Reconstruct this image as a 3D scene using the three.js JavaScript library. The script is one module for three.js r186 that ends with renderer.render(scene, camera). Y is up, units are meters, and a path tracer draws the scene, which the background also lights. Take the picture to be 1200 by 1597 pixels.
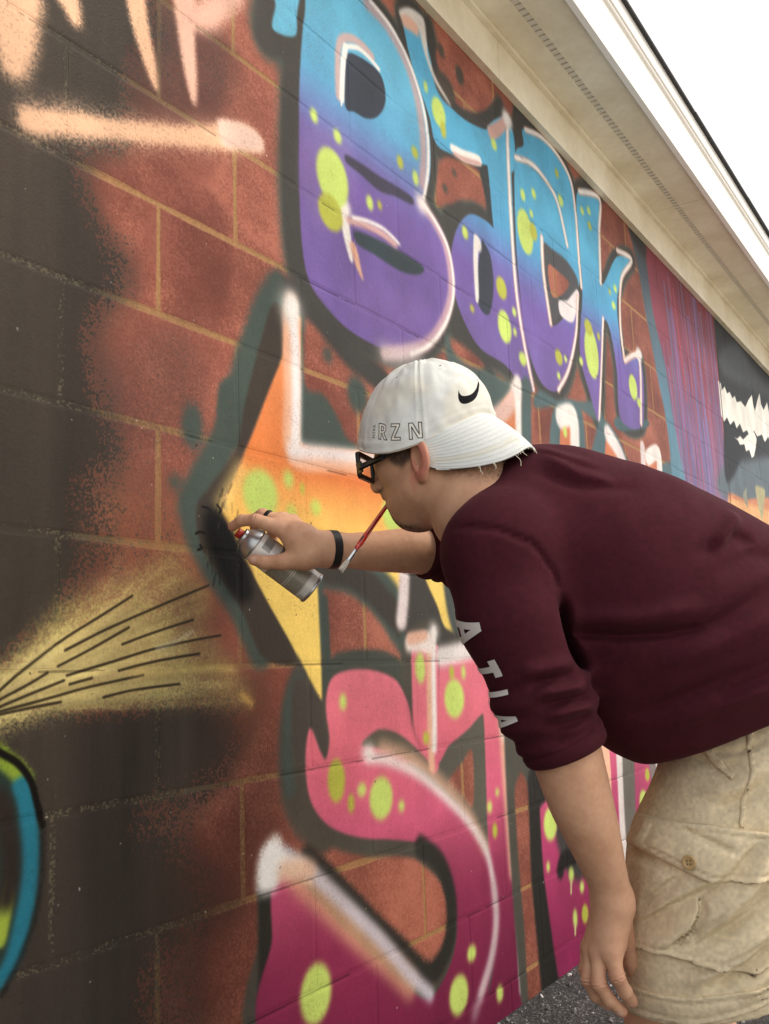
import * as THREE from 'three';
import { mergeGeometries } from 'three/addons/utils/BufferGeometryUtils.js';
import { DecalGeometry } from 'three/addons/geometries/DecalGeometry.js';

// ---------- camera, sky, sun, exposure ----------
// world: x runs along the painted wall, y up, z out of the wall; the wall's face is z = 0 and meets the ground at y = 0
const scene = new THREE.Scene();
const camera = new THREE.PerspectiveCamera(55.6118, 769 / 1024, 0.02, 4000);
camera.position.set(...[-1.15022,0.87595,1.19203]);
camera.up.set(...[-0.11336,0.98684,0.11535]);
camera.lookAt(...[-0.31957,1.03378,0.65808]);
scene.add(camera);

const renderer = new THREE.WebGLRenderer({ antialias: true });
renderer.setSize(769, 1024);
renderer.toneMapping = THREE.LinearToneMapping;
renderer.toneMappingExposure = 1.25;
renderer.shadowMap.enabled = true;

const SUN = new THREE.Vector3(0.42, 0.8, 0.62).normalize();
{ // a bright, hazy, white sky that brightens towards the veiled sun
  const w = 128, h = 64, a = new Float32Array(w * h * 4), d = new THREE.Vector3();
  for (let j = 0; j < h; j++) for (let i = 0; i < w; i++) {
    const el = ((j + 0.5) / h - 0.5) * Math.PI, az = ((i + 0.5) / w - 0.5) * 2 * Math.PI;
    d.set(Math.cos(el) * Math.cos(az), Math.sin(el), Math.cos(el) * Math.sin(az));
    const c = Math.max(0, d.dot(SUN)), up = Math.max(0, d.y);
    const L = 0.86 + 0.12 * up + 0.35 * Math.pow(c, 4) + 0.7 * Math.pow(c, 24), o = 4 * (j * w + i);
    a[o] = L * 1.0; a[o + 1] = L * 1.0; a[o + 2] = L * 1.01; a[o + 3] = 1;
  }
  const t = new THREE.DataTexture(a, w, h, THREE.RGBAFormat, THREE.FloatType);
  t.mapping = THREE.EquirectangularReflectionMapping; t.magFilter = THREE.LinearFilter; t.needsUpdate = true;
  scene.background = t; scene.environment = t;
}
const sun = new THREE.DirectionalLight(0xffeacd, 1.5);
sun.position.copy(SUN).multiplyScalar(12); sun.target.position.set(0.8, 0.8, 0.4);
sun.castShadow = true; sun.shadow.radius = 30; sun.shadow.mapSize.set(2048, 2048);
Object.assign(sun.shadow.camera, { left: -6, right: 6, top: 6, bottom: -6, near: 0.5, far: 30 });
scene.add(sun, sun.target);

// ---------- helpers ----------
let seed = 7;
const rnd = () => { seed = (seed * 1664525 + 1013904223) >>> 0; return seed / 4294967296; };
const clamp = (x, a, b) => Math.min(b, Math.max(a, x)), mix = (a, b, t) => a + (b - a) * t;
const sstep = (a, b, x) => { const t = clamp((x - a) / (b - a), 0, 1); return t * t * (3 - 2 * t); };
const V = (a) => new THREE.Vector3(...a);
const taken = {};
const numbered = (n) => { const k = (taken[n] = (taken[n] ?? -1) + 1); return k ? `${n}_${String(k).padStart(3, '0')}` : n; };
const shade = (o) => { o.traverse((m) => { if (m.isMesh) m.castShadow = m.receiveShadow = true; }); return o; };
function part(name, geometry, material, parent, label) {
  const m = new THREE.Mesh(geometry, material); m.name = name; if (label) m.userData.label = label; parent.add(m); return m;
}
function thing(name, label, category, group) {
  const g = new THREE.Group(); g.name = numbered(name); g.userData = { label, category }; if (group) g.userData.group = group; scene.add(g); return g;
}
const mat = (color, roughness, more = {}) => new THREE.MeshPhysicalMaterial({ color, roughness, metalness: 0, ...more });
// tileable value noise, 256 x 256 per sheet
function noiseSheet(n, cells, oct, seed0) {
  const a = new Float32Array(n * n); let amp = 1, tot = 0; const keep = seed; seed = seed0;
  for (let o = 0; o < oct; o++) {
    const c = cells << o, g = Float32Array.from({ length: c * c }, rnd);
    for (let y = 0; y < n; y++) { const fy = y * c / n, y0 = fy | 0, ty = fy - y0, sy = ty * ty * (3 - 2 * ty), r0 = y0 % c * c, r1 = (y0 + 1) % c * c;
      for (let x = 0; x < n; x++) { const fx = x * c / n, x0 = fx | 0, tx = fx - x0, sx = tx * tx * (3 - 2 * tx), c0 = x0 % c, c1 = (x0 + 1) % c;
        a[y * n + x] += amp * mix(mix(g[r0 + c0], g[r0 + c1], sx), mix(g[r1 + c0], g[r1 + c1], sx), sy); } }
    tot += amp; amp *= 0.55;
  }
  for (let i = 0; i < a.length; i++) a[i] /= tot;
  seed = keep; return a;
}
const N1 = noiseSheet(512, 8, 6, 11), N2 = noiseSheet(512, 64, 3, 23), N3 = noiseSheet(512, 4, 4, 37);
const smp = (N, x, y) => N[((Math.floor(y) & 511) << 9) + (Math.floor(x) & 511)];
function dataTex(n, fn, srgb) {
  const a = new Uint8Array(n * n * 4);
  for (let y = 0; y < n; y++) for (let x = 0; x < n; x++) { const c = fn(x, y), o = 4 * (y * n + x); for (let k = 0; k < 3; k++) a[o + k] = clamp(c.length ? c[k] : c, 0, 255); a[o + 3] = 255; }
  const t = new THREE.DataTexture(a, n, n); t.wrapS = t.wrapT = THREE.RepeatWrapping; t.magFilter = THREE.LinearFilter; t.minFilter = THREE.LinearMipmapLinearFilter; t.generateMipmaps = true;
  if (srgb) t.colorSpace = THREE.SRGBColorSpace; t.needsUpdate = true; return t;
}
const withRepeat = (t, x, y = x) => { const c = t.clone(); c.repeat.set(x, y); c.needsUpdate = true; return c; };
const sheetTex = (N, f) => dataTex(512, (x, y) => f(N[y * 512 + x], x, y));
const bumpCoarse = sheetTex(N1, (v, x, y) => 255 * (0.6 * v + 0.4 * N2[y * 512 + x]));
const bumpFine = sheetTex(N2, (v) => 255 * v);

// ---------- the paint on the wall, in metres along and up the wall ----------
const BH = 0.2032, BL = 0.4064, TOP = 2.716;        // courses; a bed joint lies at 1.70 and every 0.2032 from there
const curve = (a, closed, k = 1) => {
  const p = []; for (let i = 0; i < a.length; i += 2) p.push([a[i], a[i + 1]]);
  const n = p.length, at = (i) => closed ? p[(i + n) % n] : p[clamp(i, 0, n - 1)], q = [];
  for (let i = 0; i < (closed ? n : n - 1); i++) { const [A, B, C, D] = [at(i - 1), at(i), at(i + 1), at(i + 2)]; q.push([B, [B[0] + k * (C[0] - A[0]) / 6, B[1] + k * (C[1] - A[1]) / 6], [C[0] - k * (D[0] - B[0]) / 6, C[1] - k * (D[1] - B[1]) / 6], C]); }
  return q;
};
function painter(g, ppm, s0, s1) {
  const trace = (q, closed) => { g.beginPath(); g.moveTo(...q[0][0]); for (const [, b, c, d] of q) g.bezierCurveTo(...b, ...c, ...d); if (closed) g.closePath(); };
  // every stroke is drawn inside its own bounds, so that the blur stays cheap; strokes off this sheet are skipped
  const within = (a, step, pad, mm, draw) => {
    let x0 = 1e9, x1 = -1e9, y0 = 1e9, y1 = -1e9; for (let i = 0; i < a.length; i += step) { x0 = Math.min(x0, a[i]); x1 = Math.max(x1, a[i]); y0 = Math.min(y0, a[i + 1]); y1 = Math.max(y1, a[i + 1]); }
    const p = pad + mm * 0.003 + 0.15 * Math.max(x1 - x0, y1 - y0) * (step === 2 ? 1 : 0.4) + 0.004; x0 -= p; x1 += p; y0 -= p; y1 += p; if (x1 < s0 || x0 > s1) return;
    g.save(); g.beginPath(); g.rect(x0, y0, x1 - x0, y1 - y0); g.clip(); g.filter = mm > 0 ? `blur(${(mm * ppm / 1000).toFixed(2)}px)` : 'none'; g.lineCap = g.lineJoin = 'round'; draw(); g.restore();
  };
  return {
    g,
    fill: (a, color, mm = 2, k = 1) => within(a, 2, 0, mm *= 0.95, () => { g.fillStyle = color; trace(curve(a, true, k), true); g.fill(); }),
    // leaves the brick coat bare
    bare: (a, mm = 5, k = 1) => within(a, 2, 0, mm, () => { g.globalCompositeOperation = 'destination-out'; g.fillStyle = '#000'; trace(curve(a, true, k), true); g.fill(); }),
    line: (a, w, color, mm = 2, alpha = 1, k = 1) => within(a, 2, w, mm *= w < 0.009 ? 1 : 1.3, () => { g.globalAlpha = alpha; g.strokeStyle = color; g.lineWidth = w; trace(curve(a, false, k)); g.stroke(); }),
    ring: (a, w, color, mm = 2) => within(a, 2, w, mm, () => { g.strokeStyle = color; g.lineWidth = w; trace(curve(a, true), true); g.stroke(); }),
    // tapered stroke: s, h, width triples
    taper: (a, color, mm = 2, alpha = 1) => within(a, 3, 0.1, mm *= 1.3, () => {
      g.globalAlpha = alpha; g.fillStyle = color; const L = [], Rr = [], n = a.length / 3;
      for (let i = 0; i < n; i++) { const i0 = Math.max(0, i - 1), i1 = Math.min(n - 1, i + 1); let dx = a[3 * i1] - a[3 * i0], dy = a[3 * i1 + 1] - a[3 * i0 + 1]; const l = Math.hypot(dx, dy) || 1; dx /= l; dy /= l; const w = a[3 * i + 2] / 2; L.push([a[3 * i] - dy * w, a[3 * i + 1] + dx * w]); Rr.unshift([a[3 * i] + dy * w, a[3 * i + 1] - dx * w]); }
      trace(curve([...L, ...Rr].flat(), true, 0.8), true); g.fill();
    }),
    dots(a, color, mm = 4) { for (let i = 0; i < a.length; i += 4) within([a[i], a[i + 1]], 2, Math.max(a[i + 2], a[i + 3]), mm * 1.2, () => { g.fillStyle = color; g.beginPath(); g.ellipse(a[i], a[i + 1], a[i + 2], a[i + 3], 0, 0, 7); g.fill(); }); },
    vgrad(h1, c1, h2, c2, ...more) { const G = g.createLinearGradient(0, h1, 0, h2); G.addColorStop(0, c1); for (let i = 0; i < more.length; i += 2) G.addColorStop(more[i], more[i + 1]); G.addColorStop(1, c2); return G; },
  };
}
const LIME = '#bfd765', OLIVE = '#b0b43c', CHAR = '#3f3d3a', TEAL = '#424e48', WHITE = '#e6e0dc', SALMON = '#dcaa92', PEACH = '#e9b690';
// dark rolled paint on the left: drawn as a mask, then broken up like dry roller strokes
function darkMask(T) {
  T.fill([-.524,1.839,-.186,2.059,.003,2.129,.022,2.076,-.021,1.974,-.066,1.906,-.035,1.83,-.086,1.764,-.18,1.691,-.14,1.654,-.119,1.595,-.049,1.58,-.07,1.515,-.136,1.423,-.102,1.356,-.115,1.3,-.074,1.254,-.107,1.191,-.182,1.145,-.144,1.109,-.119,1.071,-.131,1.025,-.178,.969,-.234,.922,-.478,.891], '#fff', 40);
  T.fill([-.524,1.839,-.262,2.01,-.103,2.039,-.116,1.886,-.193,1.732,-.241,1.666,-.215,1.602,-.176,1.487,-.211,1.382,-.185,1.286,-.206,1.162,-.215,1.063,-.236,.996,-.298,.931,-.48,.922], '#fff', 24);
  T.fill([-.476,.852,-.232,.84,-.064,.841,.126,.838,.283,.872,.244,.792,.191,.751,.141,.706,.005,.685,-.049,.644,.019,.574,.123,.534,.122,.483,.019,.466,-.035,.442,-.021,.382,.019,.296,-.28,.346,-.454,.407], '#fff', 36);
  T.fill([-.164,.836,.079,.824,.235,.781,.207,.716,.124,.66,.077,.614,.139,.563,.229,.492,.186,.438,.121,.402,.135,.248,-.28,.346,-.296,.843], 'rgba(255,255,255,.55)', 36);
  T.fill([-.171,1.207,.004,1.212,.096,1.157,.128,1.045,.212,.955,.246,.862,.079,.834,-.065,.972,-.131,1.07], 'rgba(255,255,255,.34)', 30); T.fill([-.069,1.465,.082,1.484,.131,1.351,.004,1.246,-.108,1.301], 'rgba(255,255,255,.24)', 30); T.fill([-.044,2.049,.14,2.159,.233,2.085,.137,1.912,-.043,1.838], 'rgba(255,255,255,.3)', 25);
}
function mural(T) {
  const { g } = T;
  // thin veils of grey and dark mist over the brick red
  T.fill([-.082,1.394,.082,1.484,.132,1.4,.114,1.276,.004,1.212,-.094,1.24], 'rgba(70,45,45,.28)', 40);
  T.fill([-.133,1.161,.004,1.212,.13,1.196,.145,1.092,.019,1.039,-.131,1.05], 'rgba(170,100,60,.2)', 30);
  T.fill([.08,1.065,.215,1.098,.285,.956,.319,.811,.208,.76,.111,.932], 'rgba(130,66,44,.4)', 30);
  T.fill([.126,.832,.319,.811,.333,.633,.293,.547,.232,.227,-.008,.304,.019,.525,.108,.662], 'rgba(74,42,32,.38)', 40);
  T.fill([.003,2.077,.139,2.145,.233,2.07,.155,1.92,-.012,1.853,-.051,1.92], 'rgba(60,45,42,.3)', 30);
  // peach letters, top left
  T.taper([-.307,1.947,.1,-.301,1.896,.09,-.302,1.846,.08,-.303,1.808,.06,-.306,1.782,.03], PEACH, 7);
  T.taper([-.215,2.005,.06,-.201,1.979,.05,-.191,1.961,.035,-.184,1.942,.02], PEACH, 5);
  T.taper([-.071,2.109,.06,-.056,2.068,.05,-.044,2.018,.045,-.024,1.966,.035,-.007,1.921,.012], PEACH, 4);
  T.taper([.056,2.19,.07,.063,2.14,.06,.071,2.064,.045,.081,1.997,.035,.09,1.942,.012], '#e3b29b', 4);
  T.taper([.064,2.104,.03,.112,2.132,.055,.177,2.202,.06,.217,2.277,.06], '#e0ad98', 8);
  T.taper([-.29,1.729,.035,-.272,1.73,.055,-.206,1.756,.055,-.086,1.802,.05,.051,1.855,.05,.173,1.909,.05,.26,1.942,.05,.288,1.947,.02], 'rgba(235,190,155,.55)', 14);
  T.taper([-.29,1.728,.03,-.272,1.73,.045,-.206,1.756,.04,-.086,1.802,.037,.051,1.855,.038,.173,1.909,.045,.26,1.942,.05,.288,1.947,.02], PEACH, 5);
  T.taper([.164,1.915,.05,.23,1.939,.055,.27,1.947,.045,.292,1.946,.02], '#e9c3b0', 4);
  // yellow rays and their dark lines
  T.fill([-.365,.875,-.297,.894,-.254,.934,-.201,.981,-.134,1.014,-.052,1.048,.028,1.083,.082,1.096,.049,1.062,.104,1.038,.132,.992,.103,.96,.137,.936,.16,.905,.195,.884,.231,.819,.102,.825,-.002,.83,-.096,.838,-.182,.83,-.251,.818,-.362,.802], 'rgba(150,138,80,.5)', 16);
  T.fill([-.364,.857,-.297,.885,-.243,.915,-.184,.951,-.121,.984,-.052,.997,-.003,.969,.049,.944,.081,.921,.059,.891,-.032,.875,-.114,.853,-.202,.84,-.295,.821,-.363,.816], 'rgba(212,194,116,.72)', 18);
  T.fill([-.364,.863,-.297,.879,-.242,.906,-.183,.925,-.133,.928,-.088,.907,-.123,.874,-.202,.85,-.295,.827,-.363,.816], 'rgba(236,216,132,.92)', 18);
  T.fill([-.364,.857,-.296,.868,-.253,.89,-.199,.902,-.183,.882,-.229,.854,-.295,.83,-.363,.822], 'rgba(242,222,140,.85)', 14);
  { const keep = seed; seed = 99; const O = [-.347,.839,.163,1.123,.268,.805];
    for (let i = 0; i < 900; i++) { const t = rnd(), e = 0.25 + 0.75 * Math.sqrt(rnd()), b = rnd() * 0.6, ex = mix(O[2], O[4], t), ey = mix(O[3], O[5], t) + 0.02 * Math.sin(9 * t);
      const x0 = mix(O[0], ex, b * e), y0 = mix(O[1], ey, b * e), x1 = mix(O[0], ex, e * mix(0.55, 0.95, rnd())), y1 = mix(O[1], ey, e * mix(0.55, 0.95, rnd()) );
      T.line([x0, y0, x1, y1], 0.003 + 0.006 * rnd(), rnd() < 0.6 ? 'rgb(222,202,124)' : 'rgb(112,100,60)', 3, 0.04 + 0.07 * rnd()); }
    seed = keep; }
  for (const a of [[-.317,.843,-.296,.863,-.246,.899,-.184,.937,-.12,.97,-.056,1.004], [-.187,.917,-.12,.945,-.052,.97,.028,.998,.122,1.03], [-.199,.894,-.141,.918,-.063,.953], [-.077,.926,-.003,.947,.082,.968], [-.183,.88,-.106,.897,-.012,.918,.075,.932,.151,.942], [-.083,.885,-.002,.899,.097,.91], [-.178,.867,-.158,.871,-.136,.875], [-.316,.837,-.296,.85,-.26,.865,-.217,.885], [-.316,.834,-.296,.84,-.249,.855,-.188,.873], [-.316,.83,-.295,.834,-.222,.847,-.14,.862,-.032,.877], [-.316,.827,-.295,.83,-.248,.836,-.193,.842], [-.114,.845,-.051,.854,.049,.86]])
    T.line(a, 0.0042, '#2b2218', 0.8, 0.9);
  T.line([-.003,.919,.038,.93,.081,.948], 0.006, '#e4dcc0', 3, 0.5);
  T.line([.206,.834,.231,.819], 0.014, '#c39a4a', 4, 0.7);
  T.line([-.051,.879,.049,.882,.13,.886,.189,.88], 0.01, '#c9a95a', 5, 0.6);
  // blue and green arc, bottom left
  T.fill([-.393,.788,-.294,.777,-.264,.759,-.242,.731,-.231,.693,-.225,.655,-.229,.595,-.244,.531,-.264,.489,-.291,.463,-.38,.457], '#26352f', 4);
  T.line([-.315,.787,-.29,.772,-.27,.757,-.252,.739], 0.03, '#7f9a2c', 3);
  T.taper([-.26,.739,.028,-.25,.708,.03,-.243,.67,.03,-.24,.634,.03,-.243,.586,.03,-.253,.539,.028,-.269,.499,.024,-.291,.477,.02], '#1f6f86', 3);
  T.line([-.315,.794,-.294,.779,-.264,.761,-.242,.734,-.23,.699,-.221,.673], 0.011, '#120f0c', 1.2);
  T.line([-.221,.67,-.221,.6,-.233,.543,-.257,.496,-.28,.463], 0.008, '#1a1815', 3, 0.7);
  T.taper([-.274,.61,.006,-.275,.587,.018,-.281,.559,.022,-.289,.527,.02], '#93a934', 2);
  T.line([-.292,.716,-.284,.7,-.276,.663,-.271,.621,-.277,.582], 0.03, '#2b2320', 5);
  // dark body round the first line of letters
  const B = [.469,2.434,.445,2.339,.43,2.253,.418,2.137,.414,2.028,.41,1.922,.416,1.77,.441,1.697,.505,1.655,.598,1.629,.72,1.624,.811,1.636,.911,1.675,.997,1.734,1.065,1.816,1.1,1.898,1.093,1.981,1.06,2.034,1.002,2.07,.951,2.095,.984,2.166,.999,2.238,.994,2.328,.965,2.407,.917,2.467,.852,2.51,.777,2.531,.696,2.538,.617,2.533];
  const arm = [.881,2.599,.959,2.639,.998,2.6,1.025,2.546,1.039,2.492,1.087,2.462,1.164,2.452,1.263,2.464,1.384,2.501,1.504,2.573,1.561,2.569,1.544,2.436,1.386,2.382,1.278,2.346,1.124,2.304,1.034,2.294,1.003,2.359,.959,2.417,.917,2.474];
  const stem = [1.359,2.49,1.53,2.603,1.524,2.383,1.517,2.158,1.538,1.987,1.573,1.84,1.6,1.714,1.525,1.731,1.441,1.74,1.415,1.855,1.397,2.038,1.371,2.164,1.359,2.313];
  const bowl = [1.388,2.17,1.295,2.177,1.208,2.155,1.136,2.088,1.092,1.997,1.094,1.894,1.147,1.815,1.239,1.761,1.382,1.753,1.515,1.738,1.524,1.885,1.49,2.119];
  const cee = [1.56,2.492,1.634,2.567,1.643,2.63,1.8,2.678,1.955,2.657,2.045,2.615,2.074,2.532,2.076,2.381,2.061,2.215,1.953,2.236,1.814,2.264,1.75,2.257,1.725,2.169,1.747,2.072,1.783,1.988,1.881,2.038,1.975,2.121,2.047,2.182,2.021,2.068,1.966,1.942,1.895,1.838,1.8,1.762,1.686,1.749,1.605,1.799,1.558,1.894,1.535,2.045,1.53,2.223];
  const kay = [2.115,2.603,2.35,2.669,2.335,2.525,2.304,2.3,2.508,2.481,2.711,2.543,2.574,2.426,2.474,2.286,2.472,2.148,2.504,2.052,2.717,2.106,2.68,1.823,2.411,1.783,2.404,1.984,2.361,2.129,2.293,2.146,2.239,1.967,2.169,1.735,2.09,1.819,2.024,1.957,2.088,2.201,2.092,2.387];
  const serif = [.346,2.345,.426,2.395,.417,2.323,.407,2.262,.331,2.234,.34,2.293];
  for (const [w, c, mm] of [[0.105, '#464f49', 9], [0.075, CHAR, 5]]) { T.line([.319,2.339,.309,2.259,.304,2.198,.357,2.217,.4,2.22,.393,2.125,.384,1.962,.387,1.81,.399,1.718], w * 0.9, c, mm); for (const a of [B, arm, bowl, cee, kay, serif]) T.ring(a, w * 0.8, c, mm); T.line([1.02,2.646,1.062,2.549,1.141,2.47,1.29,2.486,1.468,2.624], w * 0.7, c, mm); T.line([1.145,2.15,1.067,2.049,1.056,1.924,1.108,1.769,1.278,1.691], w, c, mm); T.line([1.627,2.65,1.588,2.536], 0.12, c, mm); }
  T.fill([1.04,1.75,1.12,1.721,1.356,1.701,1.457,1.696,1.402,1.592,1.295,1.509,1.159,1.595,1.048,1.661], '#4a5a58', 8);
  T.fill([1.636,1.727,1.83,1.73,2.145,1.797,2.192,1.728,1.909,1.736,1.604,1.662], '#4d666a', 7);
  T.fill([2.362,1.785,2.731,1.846,2.723,1.813,2.384,1.736], '#456068', 5);
  T.fill([2.978,3.758,3.261,3.841,3.031,3.619,2.765,3.518], CHAR, 5);
  T.line([1.311,2.378,1.335,2.331,1.372,2.258,1.38,2.174], 0.1, '#34393a', 5);
  const blue = T.vgrad(2.42, '#5cb0d4', 1.93, '#6d559c', 0.42, '#58a3cf', 0.72, '#6f62aa', 0.9, '#7357a4');
  const blueFar = T.vgrad(2.4, '#4ea6cf', 1.75, '#6f5a9e', 0.3, '#4c9ccd', 0.52, '#6b66b0', 0.62, '#7059a8');
  T.fill(B, blue, 2.5); T.fill(serif, '#5eb2d6', 3);
  for (const a of [arm, bowl, stem, cee, kay]) T.fill(a, blueFar, 3);
  T.fill([.422,2.032,.507,2.094,.615,2.112,.606,1.949,.496,1.841,.428,1.877], 'rgba(150,130,180,.25)', 20);
  T.fill([.596,1.763,.812,1.8,.967,1.793,.869,1.693,.683,1.664,.575,1.692], 'rgba(140,110,185,.35)', 25);
  // counters and cuts
  T.fill([.619,2.338,.601,2.291,.595,2.189,.637,2.192,.686,2.2,.732,2.226,.767,2.268,.779,2.312,.759,2.354,.705,2.359], '#333a48', 2.5);
  T.fill([.617,1.881,.659,1.891,.737,1.9,.841,1.905,.935,1.901,.905,1.871,.816,1.851,.695,1.853,.629,1.854], '#333f45', 4);
  T.taper([.593,2.053,.02,.658,2.054,.03,.732,2.05,.04,.81,2.062,.03,.892,2.068,.02], '#3f3c4f', 3);
  T.fill([1.286,2.102,1.25,2.007,1.232,1.911,1.271,1.876,1.316,1.893,1.348,1.985,1.34,2.067,1.309,2.098], '#363c4a', 3);
  T.fill([1.751,2.263,1.814,2.27,1.959,2.271,2.054,2.224,2,2.139,1.918,2.103,1.802,1.996,1.756,2.054,1.736,2.162], '#4a4c50', 5);
  T.bare([1.783,2.198,1.855,2.203,1.96,2.194,1.91,2.139,1.812,2.092,1.782,2.125], 4);
  // brick islands inside the outline
  T.bare([1.059,2.586,1.13,2.647,1.283,2.659,1.434,2.663,1.395,2.589,1.297,2.518,1.181,2.482,1.13,2.505,1.08,2.528], 6);
  T.bare([1.055,2.25,1.136,2.296,1.276,2.327,1.303,2.302,1.303,2.245,1.193,2.2,1.082,2.135,1.018,2.116], 6);
  T.dots([1.089,2.607,.019,.021,1.198,2.587,.026,.03,1.1,2.497,.061,.045,1.132,2.251,.014,.011,1.073,2.178,.016,.014], '#4d443c', 5);
  T.bare([2.374,2.653,2.581,2.657,2.727,2.645,2.56,2.557,2.399,2.449,2.323,2.361], 5);
  T.bare([2.596,2.311,2.722,2.455,2.829,2.247,2.939,2.034,2.984,1.882,2.769,1.84,2.801,2.134,2.567,2.099,2.534,2.191], 6);
  T.bare([1.063,1.74,1.156,1.739,1.262,1.714,1.169,1.691,1.085,1.704], 8);
  // highlights
  const hi = (a, w, k = 1) => { T.line(a, w * 1.7, SALMON, 2.2, 0.7 * k); T.line(a, w * 0.9, WHITE, 1.4, 0.9 * k); };
  T.line([.705,2.525,.787,2.518,.85,2.49,.904,2.447,.939,2.387,.96,2.312,.961,2.221,.946,2.138], 0.035, '#c79a96', 6, 0.8);
  T.line([.721,2.541,.809,2.527,.873,2.496,.927,2.446,.97,2.376,.988,2.299,.982,2.198,.952,2.101], 0.014, WHITE, 2.5);
  T.line([.939,2.083,1.012,2.049,1.069,1.992,1.082,1.886,1.035,1.789,.948,1.702,.844,1.651,.729,1.613], 0.034, '#c9a3a6', 5, 0.85);
  T.line([.939,2.087,1.019,2.051,1.079,1.995,1.095,1.89,1.048,1.789,.953,1.697,.854,1.645], 0.013, WHITE, 2.5);
  T.dots([.938,2.08,.031,.026], 'rgba(235,228,225,.85)', 10); T.line([.719,1.616,.8,1.622,.887,1.651], 0.04, '#d9cfce', 14, 0.7);
  T.line([.569,2.199,.569,2.273,.582,2.347,.629,2.383,.677,2.392,.722,2.386], 0.022, '#c9a49f', 3, 0.9);
  T.line([.582,2.199,.591,2.285,.604,2.345], 0.02, WHITE, 2); T.line([.604,2.347,.657,2.373,.706,2.375,.751,2.367], 0.013, WHITE, 2); T.line([.581,2.199,.58,2.182], 0.006, WHITE, 1.5);
  T.taper([.567,1.934,.03,.58,1.889,.035,.59,1.849,.03,.603,1.804,.014], WHITE, 2.5); T.taper([.605,1.849,.02,.618,1.826,.025,.63,1.797,.02,.646,1.772,.005], '#d9a48c', 3);
  T.dots([.582,1.923,.024,.027], WHITE, 8);
  T.line([.594,1.9,.66,1.914,.738,1.921,.799,1.914], 0.018, '#cfa39b', 4); T.line([.613,1.914,.68,1.93,.75,1.936,.817,1.923], 0.01, WHITE, 2.5);
  T.taper([.869,2.592,.02,.928,2.617,.05,.982,2.625,.06,.991,2.589,.035,1.006,2.543,.02,1.051,2.492,.016,1.125,2.461,.008], '#d4ccc4', 4);
  T.taper([.879,2.578,.03,.926,2.592,.04,.962,2.593,.03], SALMON, 5);
  T.taper([1.123,2.325,.02,1.193,2.332,.035,1.302,2.363,.03], WHITE, 3); T.taper([1.137,2.311,.012,1.206,2.324,.016,1.301,2.353,.012], '#c9a29a', 3);
  hi([1.518,2.597,1.506,2.447,1.502,2.213,1.509,2.017,1.543,1.861,1.594,1.72], 0.016); T.taper([1.379,2.488,.04,1.447,2.537,.045,1.519,2.603,.03], '#c89c92', 4); T.dots([1.519,2.603,.037,.029], WHITE, 8);
  T.taper([1.252,2.102,.03,1.238,2.022,.028,1.235,1.907,.02], WHITE, 2.5); T.dots([1.263,2.084,.018,.023], WHITE, 4);
  hi([1.565,2.492,1.68,2.524,1.777,2.523,1.899,2.479,1.97,2.337], 0.015); hi([1.66,2.635,1.799,2.672,1.929,2.669,2.046,2.621,2.076,2.51,2.078,2.359,2.082,2.216], 0.015);
  hi([1.741,2.281,1.737,2.152,1.771,1.99], 0.018); T.taper([1.86,2.069,.05,1.956,2.087,.08,2.041,2.18,.03], '#dbd3d6', 3); hi([2.038,2.162,1.998,2.017,1.904,1.862,1.798,1.764], 0.014);
  hi([2.131,2.609,2.35,2.669,2.322,2.52,2.295,2.303], 0.018); hi([2.523,2.515,2.702,2.535,2.547,2.398,2.491,2.203,2.504,2.052], 0.018); hi([2.513,2.048,2.697,2.101,2.657,1.819], 0.02); hi([2.292,2.158,2.239,1.967,2.169,1.735], 0.014);
  T.dots([2.701,2.121,.04,.03], WHITE, 6);
  // lime dots
  T.dots([.536,1.981,.062,.07,.471,2.102,.014,.017,.561,2.094,.016,.017,.912,2.141,.015,.021,.688,1.981,.015,.019,.99,2.443,.011,.017,1.058,2.4,.039,.043], LIME, 4);
  T.dots([.525,1.892,.047,.043,.915,2.214,.017,.017,.837,2.152,.015,.018,.732,1.993,.01,.012,1.08,2.359,.016,.026,1.182,2.09,.017,.018], OLIVE, 4);
  T.dots([1.407,2.465,.02,.019,1.606,2.379,.019,.02,1.696,2.42,.018,.018,1.607,2.252,.06,.076,1.665,2.337,.015,.013,1.936,2.494,.023,.022,2.148,2.538,.019,.015,2.22,2.567,.02,.016,1.18,2.089,.015,.017,1.409,1.874,.046,.051,1.484,1.943,.015,.015,1.48,1.877,.013,.014,1.526,1.803,.027,.022,1.883,1.894,.014,.013,1.811,1.816,.016,.013,2.141,1.982,.069,.096,2.029,1.922,.018,.016,2.589,1.954,.05,.053,2.65,1.903,.024,.02,2.46,2.331,.018,.016,2.426,2.25,.022,.016], LIME, 4);
  T.dots([1.673,2.277,.03,.031,1.917,2.589,.017,.017,2.218,2.505,.02,.016,1.402,1.994,.036,.035,1.2,1.868,.013,.011,1.822,1.884,.032,.027,2.126,2.075,.04,.03,2.228,2.069,.016,.015,2.392,2.297,.014,.013], OLIVE, 4);
  // orange and yellow second line
  T.line([.334,1.654,.29,1.588,.243,1.482,.192,1.351,.151,1.275,.095,1.192,.084,1.158,.123,1.086,.205,1.001,.26,.915], 0.075, TEAL, 6);
  T.fill([.319,1.63,.379,1.664,.425,1.664,.413,1.541,.417,1.459,.48,1.458,.528,1.418,.56,1.378,.602,1.36,.557,1.333,.367,1.311], TEAL, 6);
  T.fill([.151,1.398,.169,1.419,.206,1.433,.259,1.441,.271,1.385,.243,1.325,.191,1.29,.158,1.305,.146,1.346], TEAL, 5);
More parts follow.
